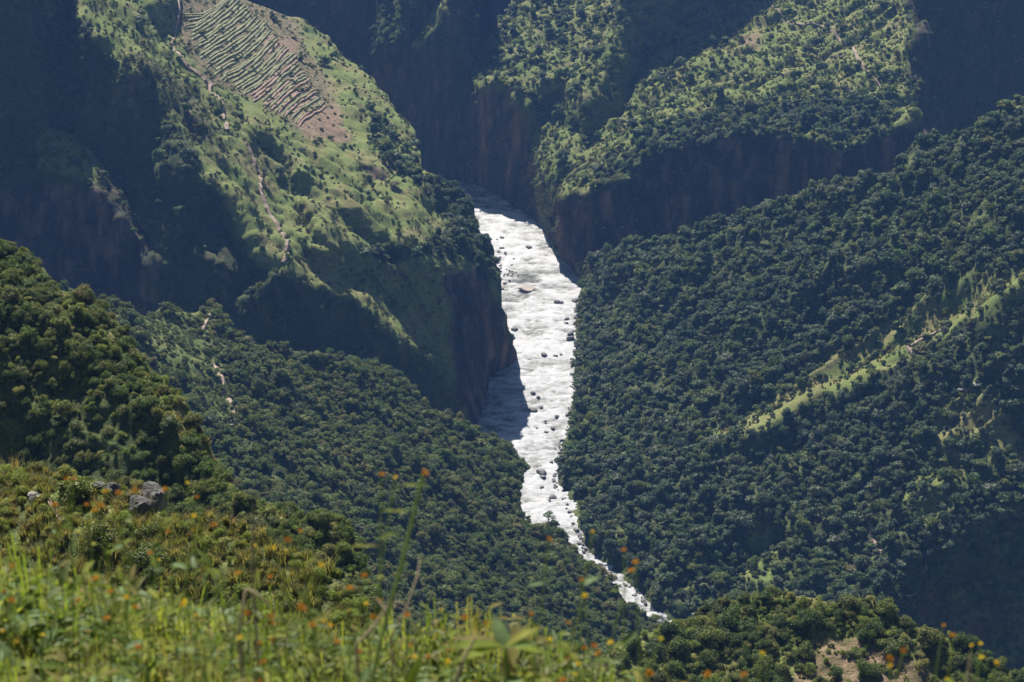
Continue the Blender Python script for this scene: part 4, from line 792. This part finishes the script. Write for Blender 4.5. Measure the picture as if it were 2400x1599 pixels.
# dark blade-like leaf and dry stalks
def stalk(p, name, label, cat, mat, r, group=None):
    P_ = [Vector(at_px(a, b, t_)) for a, b, t_ in p]; bx = P_[0]; e = bpy.data.objects.new(name, None); link(e); e.location = (bx.x, bx.y, float(gz(bx.x, bx.y))-.02)
    stemtube('stem', [Vector((0, 0, 0))]+[q-e.location for q in P_], r*1.2, r*.5, M[mat], e); tag(e, label, cat, group); return e
e = stalk([(835, 1512, 4.6), (870, 1475, 4.6), (905, 1430, 4.6), (912, 1400, 4.6)], 'dry_twig', 'bare brown forked twig left of the big leafy plant', 'twig', 'drystem', .0045)
stemtube('branch', [Vector(at_px(905, 1432, 4.6))-e.location, Vector(at_px(880, 1400, 4.62))-e.location], .003, .0015, M['drystem'], e)
stalk([(918, 1490, 4.9), (955, 1420, 4.9), (978, 1350, 4.95), (985, 1310, 5.)], 'dry_twig', 'thin grey bent twig before the wooded slope, right of the brown twig', 'twig', 'drystem', .003)
stalk([(560, 1480, 4.6), (578, 1378, 4.6), (605, 1392, 4.6), (632, 1422, 4.6)], 'dry_stalk', 'arched pale dry stalk at the lower left', 'stalk', 'drystem', .004)
stalk([(590, 1330, 5.2), (594, 1250, 5.2), (592, 1180, 5.2)], 'dry_stalk', 'upright brown dry spike above the left meadow', 'stalk', 'drystem', .004)
stalk([(2272, 1640, 4.3), (2268, 1590, 4.3), (2276, 1535, 4.3)], 'dry_stalk', 'grey upright stalk in the lower right corner', 'stalk', 'drystem', .005)
stalk([(1070, 1590, 4.4), (1090, 1540, 4.4), (1115, 1495, 4.4)], 'dry_stalk', 'pale leaning stalk left of the big leafy plant stem', 'stalk', 'drystem', .006)
for a0, b0, a1, b1, lab in ((810, 1640, 875, 1545, 'dark green blade leaf at bottom, left of the big leafy plant'),):
    p = Vector(at_px(a0, b0, 4.2)); e = bpy.data.objects.new('blade_leaf_plant', None); link(e); e.location = (p.x, p.y, float(gz(p.x, p.y))); aimed_leaf(Vector((0, 0, 0)), Vector(at_px(a1, b1, 4.2))-e.location, BLG[0], e); tag(e, lab, 'plant')
# undergrowth
def sprig(seed, mats, n=26, r=.13, h=.24, flower=False):
    g = random.Random(seed); V = []; F = []
    for i in range(n):
        lv, lf = leaf_geo(g.uniform(.03, .065), g.uniform(.010, .02), 3, g.uniform(0, .5)); a = g.uniform(0, 6.28); el = g.uniform(-.9, .5); px_, py_ = g.gauss(0, r*.5), g.gauss(0, r*.5); pz = g.uniform(.02, h); k = len(V)
        for x, y, z in lv:
            x, z = x*math.cos(el)+z*math.sin(el), -x*math.sin(el)+z*math.cos(el); V.append((px_+x*math.cos(a)-y*math.sin(a), py_+x*math.sin(a)+y*math.cos(a), pz+z))
        F += [tuple(q+k for q in f) for f in lf]
    for i in range(5):
        a, b = g.gauss(0, r*.4), g.gauss(0, r*.4); k = len(V); w = .0015; V += [(a*.5-w, b*.5, -.02), (a*.5+w, b*.5, -.02), (a+w, b, h*1.1), (a-w, b, h*1.1)]; F += [(k, k+1, k+2, k+3)]
    me = bpy.data.meshes.new('sprig'); me.from_pydata(V, [], F); me.materials.append(mats); return me
SPR = [sprig(1, M['leaf_a']), sprig(2, M['leaf_a'], 34), sprig(3, M['leaf_a'], 20, .1, .3), sprig(4, M['leaf_b']), sprig(5, M['scrub'], 40), FLOWERS[0], FLOWERS[3]]
TF = [tuft_mesh(60+i, 30, .34, .0022) for i in range(3)]
rgn = np.random.default_rng(5); N_ = 6500; x = rgn.uniform(-2.6, 2.6, N_); y = rgn.uniform(2.2, 7.2, N_); z = gz(x, y)
dn = vnoise(x*1.6, y*1.6, x*0, 3); pick = rgn.choice(5, N_, p=[.24, .22, .16, .14, .24]); s = rgn.uniform(.5, 1.05, N_)*(.6+1.1*dn)*np.interp(x, [-1.2, -.3, .2, 1.5], [1.3, 1.1, .95, .8])*np.where((np.abs(x+.03) < .28) & (y < 4.5), .35, 1)
instancer('undergrowth', SPR[:5], np.c_[x, y, z-.01], rgn.random(N_)*6.28, np.c_[s, s, s], pick, 'dense low leafy plants of the meadow at the bottom')
N_ = 1000; x = rgn.uniform(-2.6, 2.6, N_); y = rgn.uniform(2.2, 7.2, N_); s = rgn.uniform(.35, 1.05, N_)
instancer('grass', TF, np.c_[x, y, gz(x, y)], rgn.random(N_)*6.28, np.c_[s, s, s], rgn.integers(0, 3, N_), 'dry grass blades in the meadow at the bottom')
# ------------------------------------------------------------------ haze
hz, t, b = mat_new('haze'); t.nodes.remove(b); pv = nd(t, 'ShaderNodeVolumePrincipled'); pv.inputs['Color'].default_value = (*HAZE_COLOR, 1)
pv.inputs['Density'].default_value = HAZE_DENSITY; pv.inputs['Anisotropy'].default_value = .2; t.links.new(pv.outputs[0], t.nodes['Material Output'].inputs['Volume'])
bpy.context.view_layer.update()
lo = np.array([1e9]*3); hi = -lo
for L_ in LAYERS.values():
    bb = np.array([c[:] for c in L_.obj.bound_box]); lo = np.minimum(lo, bb.min(0)); hi = np.maximum(hi, bb.max(0))
lo -= (40, 60, 1); hi += (40, 40, 0); hi[2] = max(hi[2]+12, 3.0); lo[1] = min(lo[1], -40)
print('HAZE', lo, hi)
V = [(x, y, z) for x in (lo[0], hi[0]) for y in (lo[1], hi[1]) for z in (lo[2], hi[2])]
F = [(0, 1, 3, 2), (4, 6, 7, 5), (0, 4, 5, 1), (2, 3, 7, 6), (0, 2, 6, 4), (1, 5, 7, 3)]
me = bpy.data.meshes.new('haze'); me.from_pydata(V, [], F); me.materials.append(hz); tag(obj('haze', me), kind='stuff')
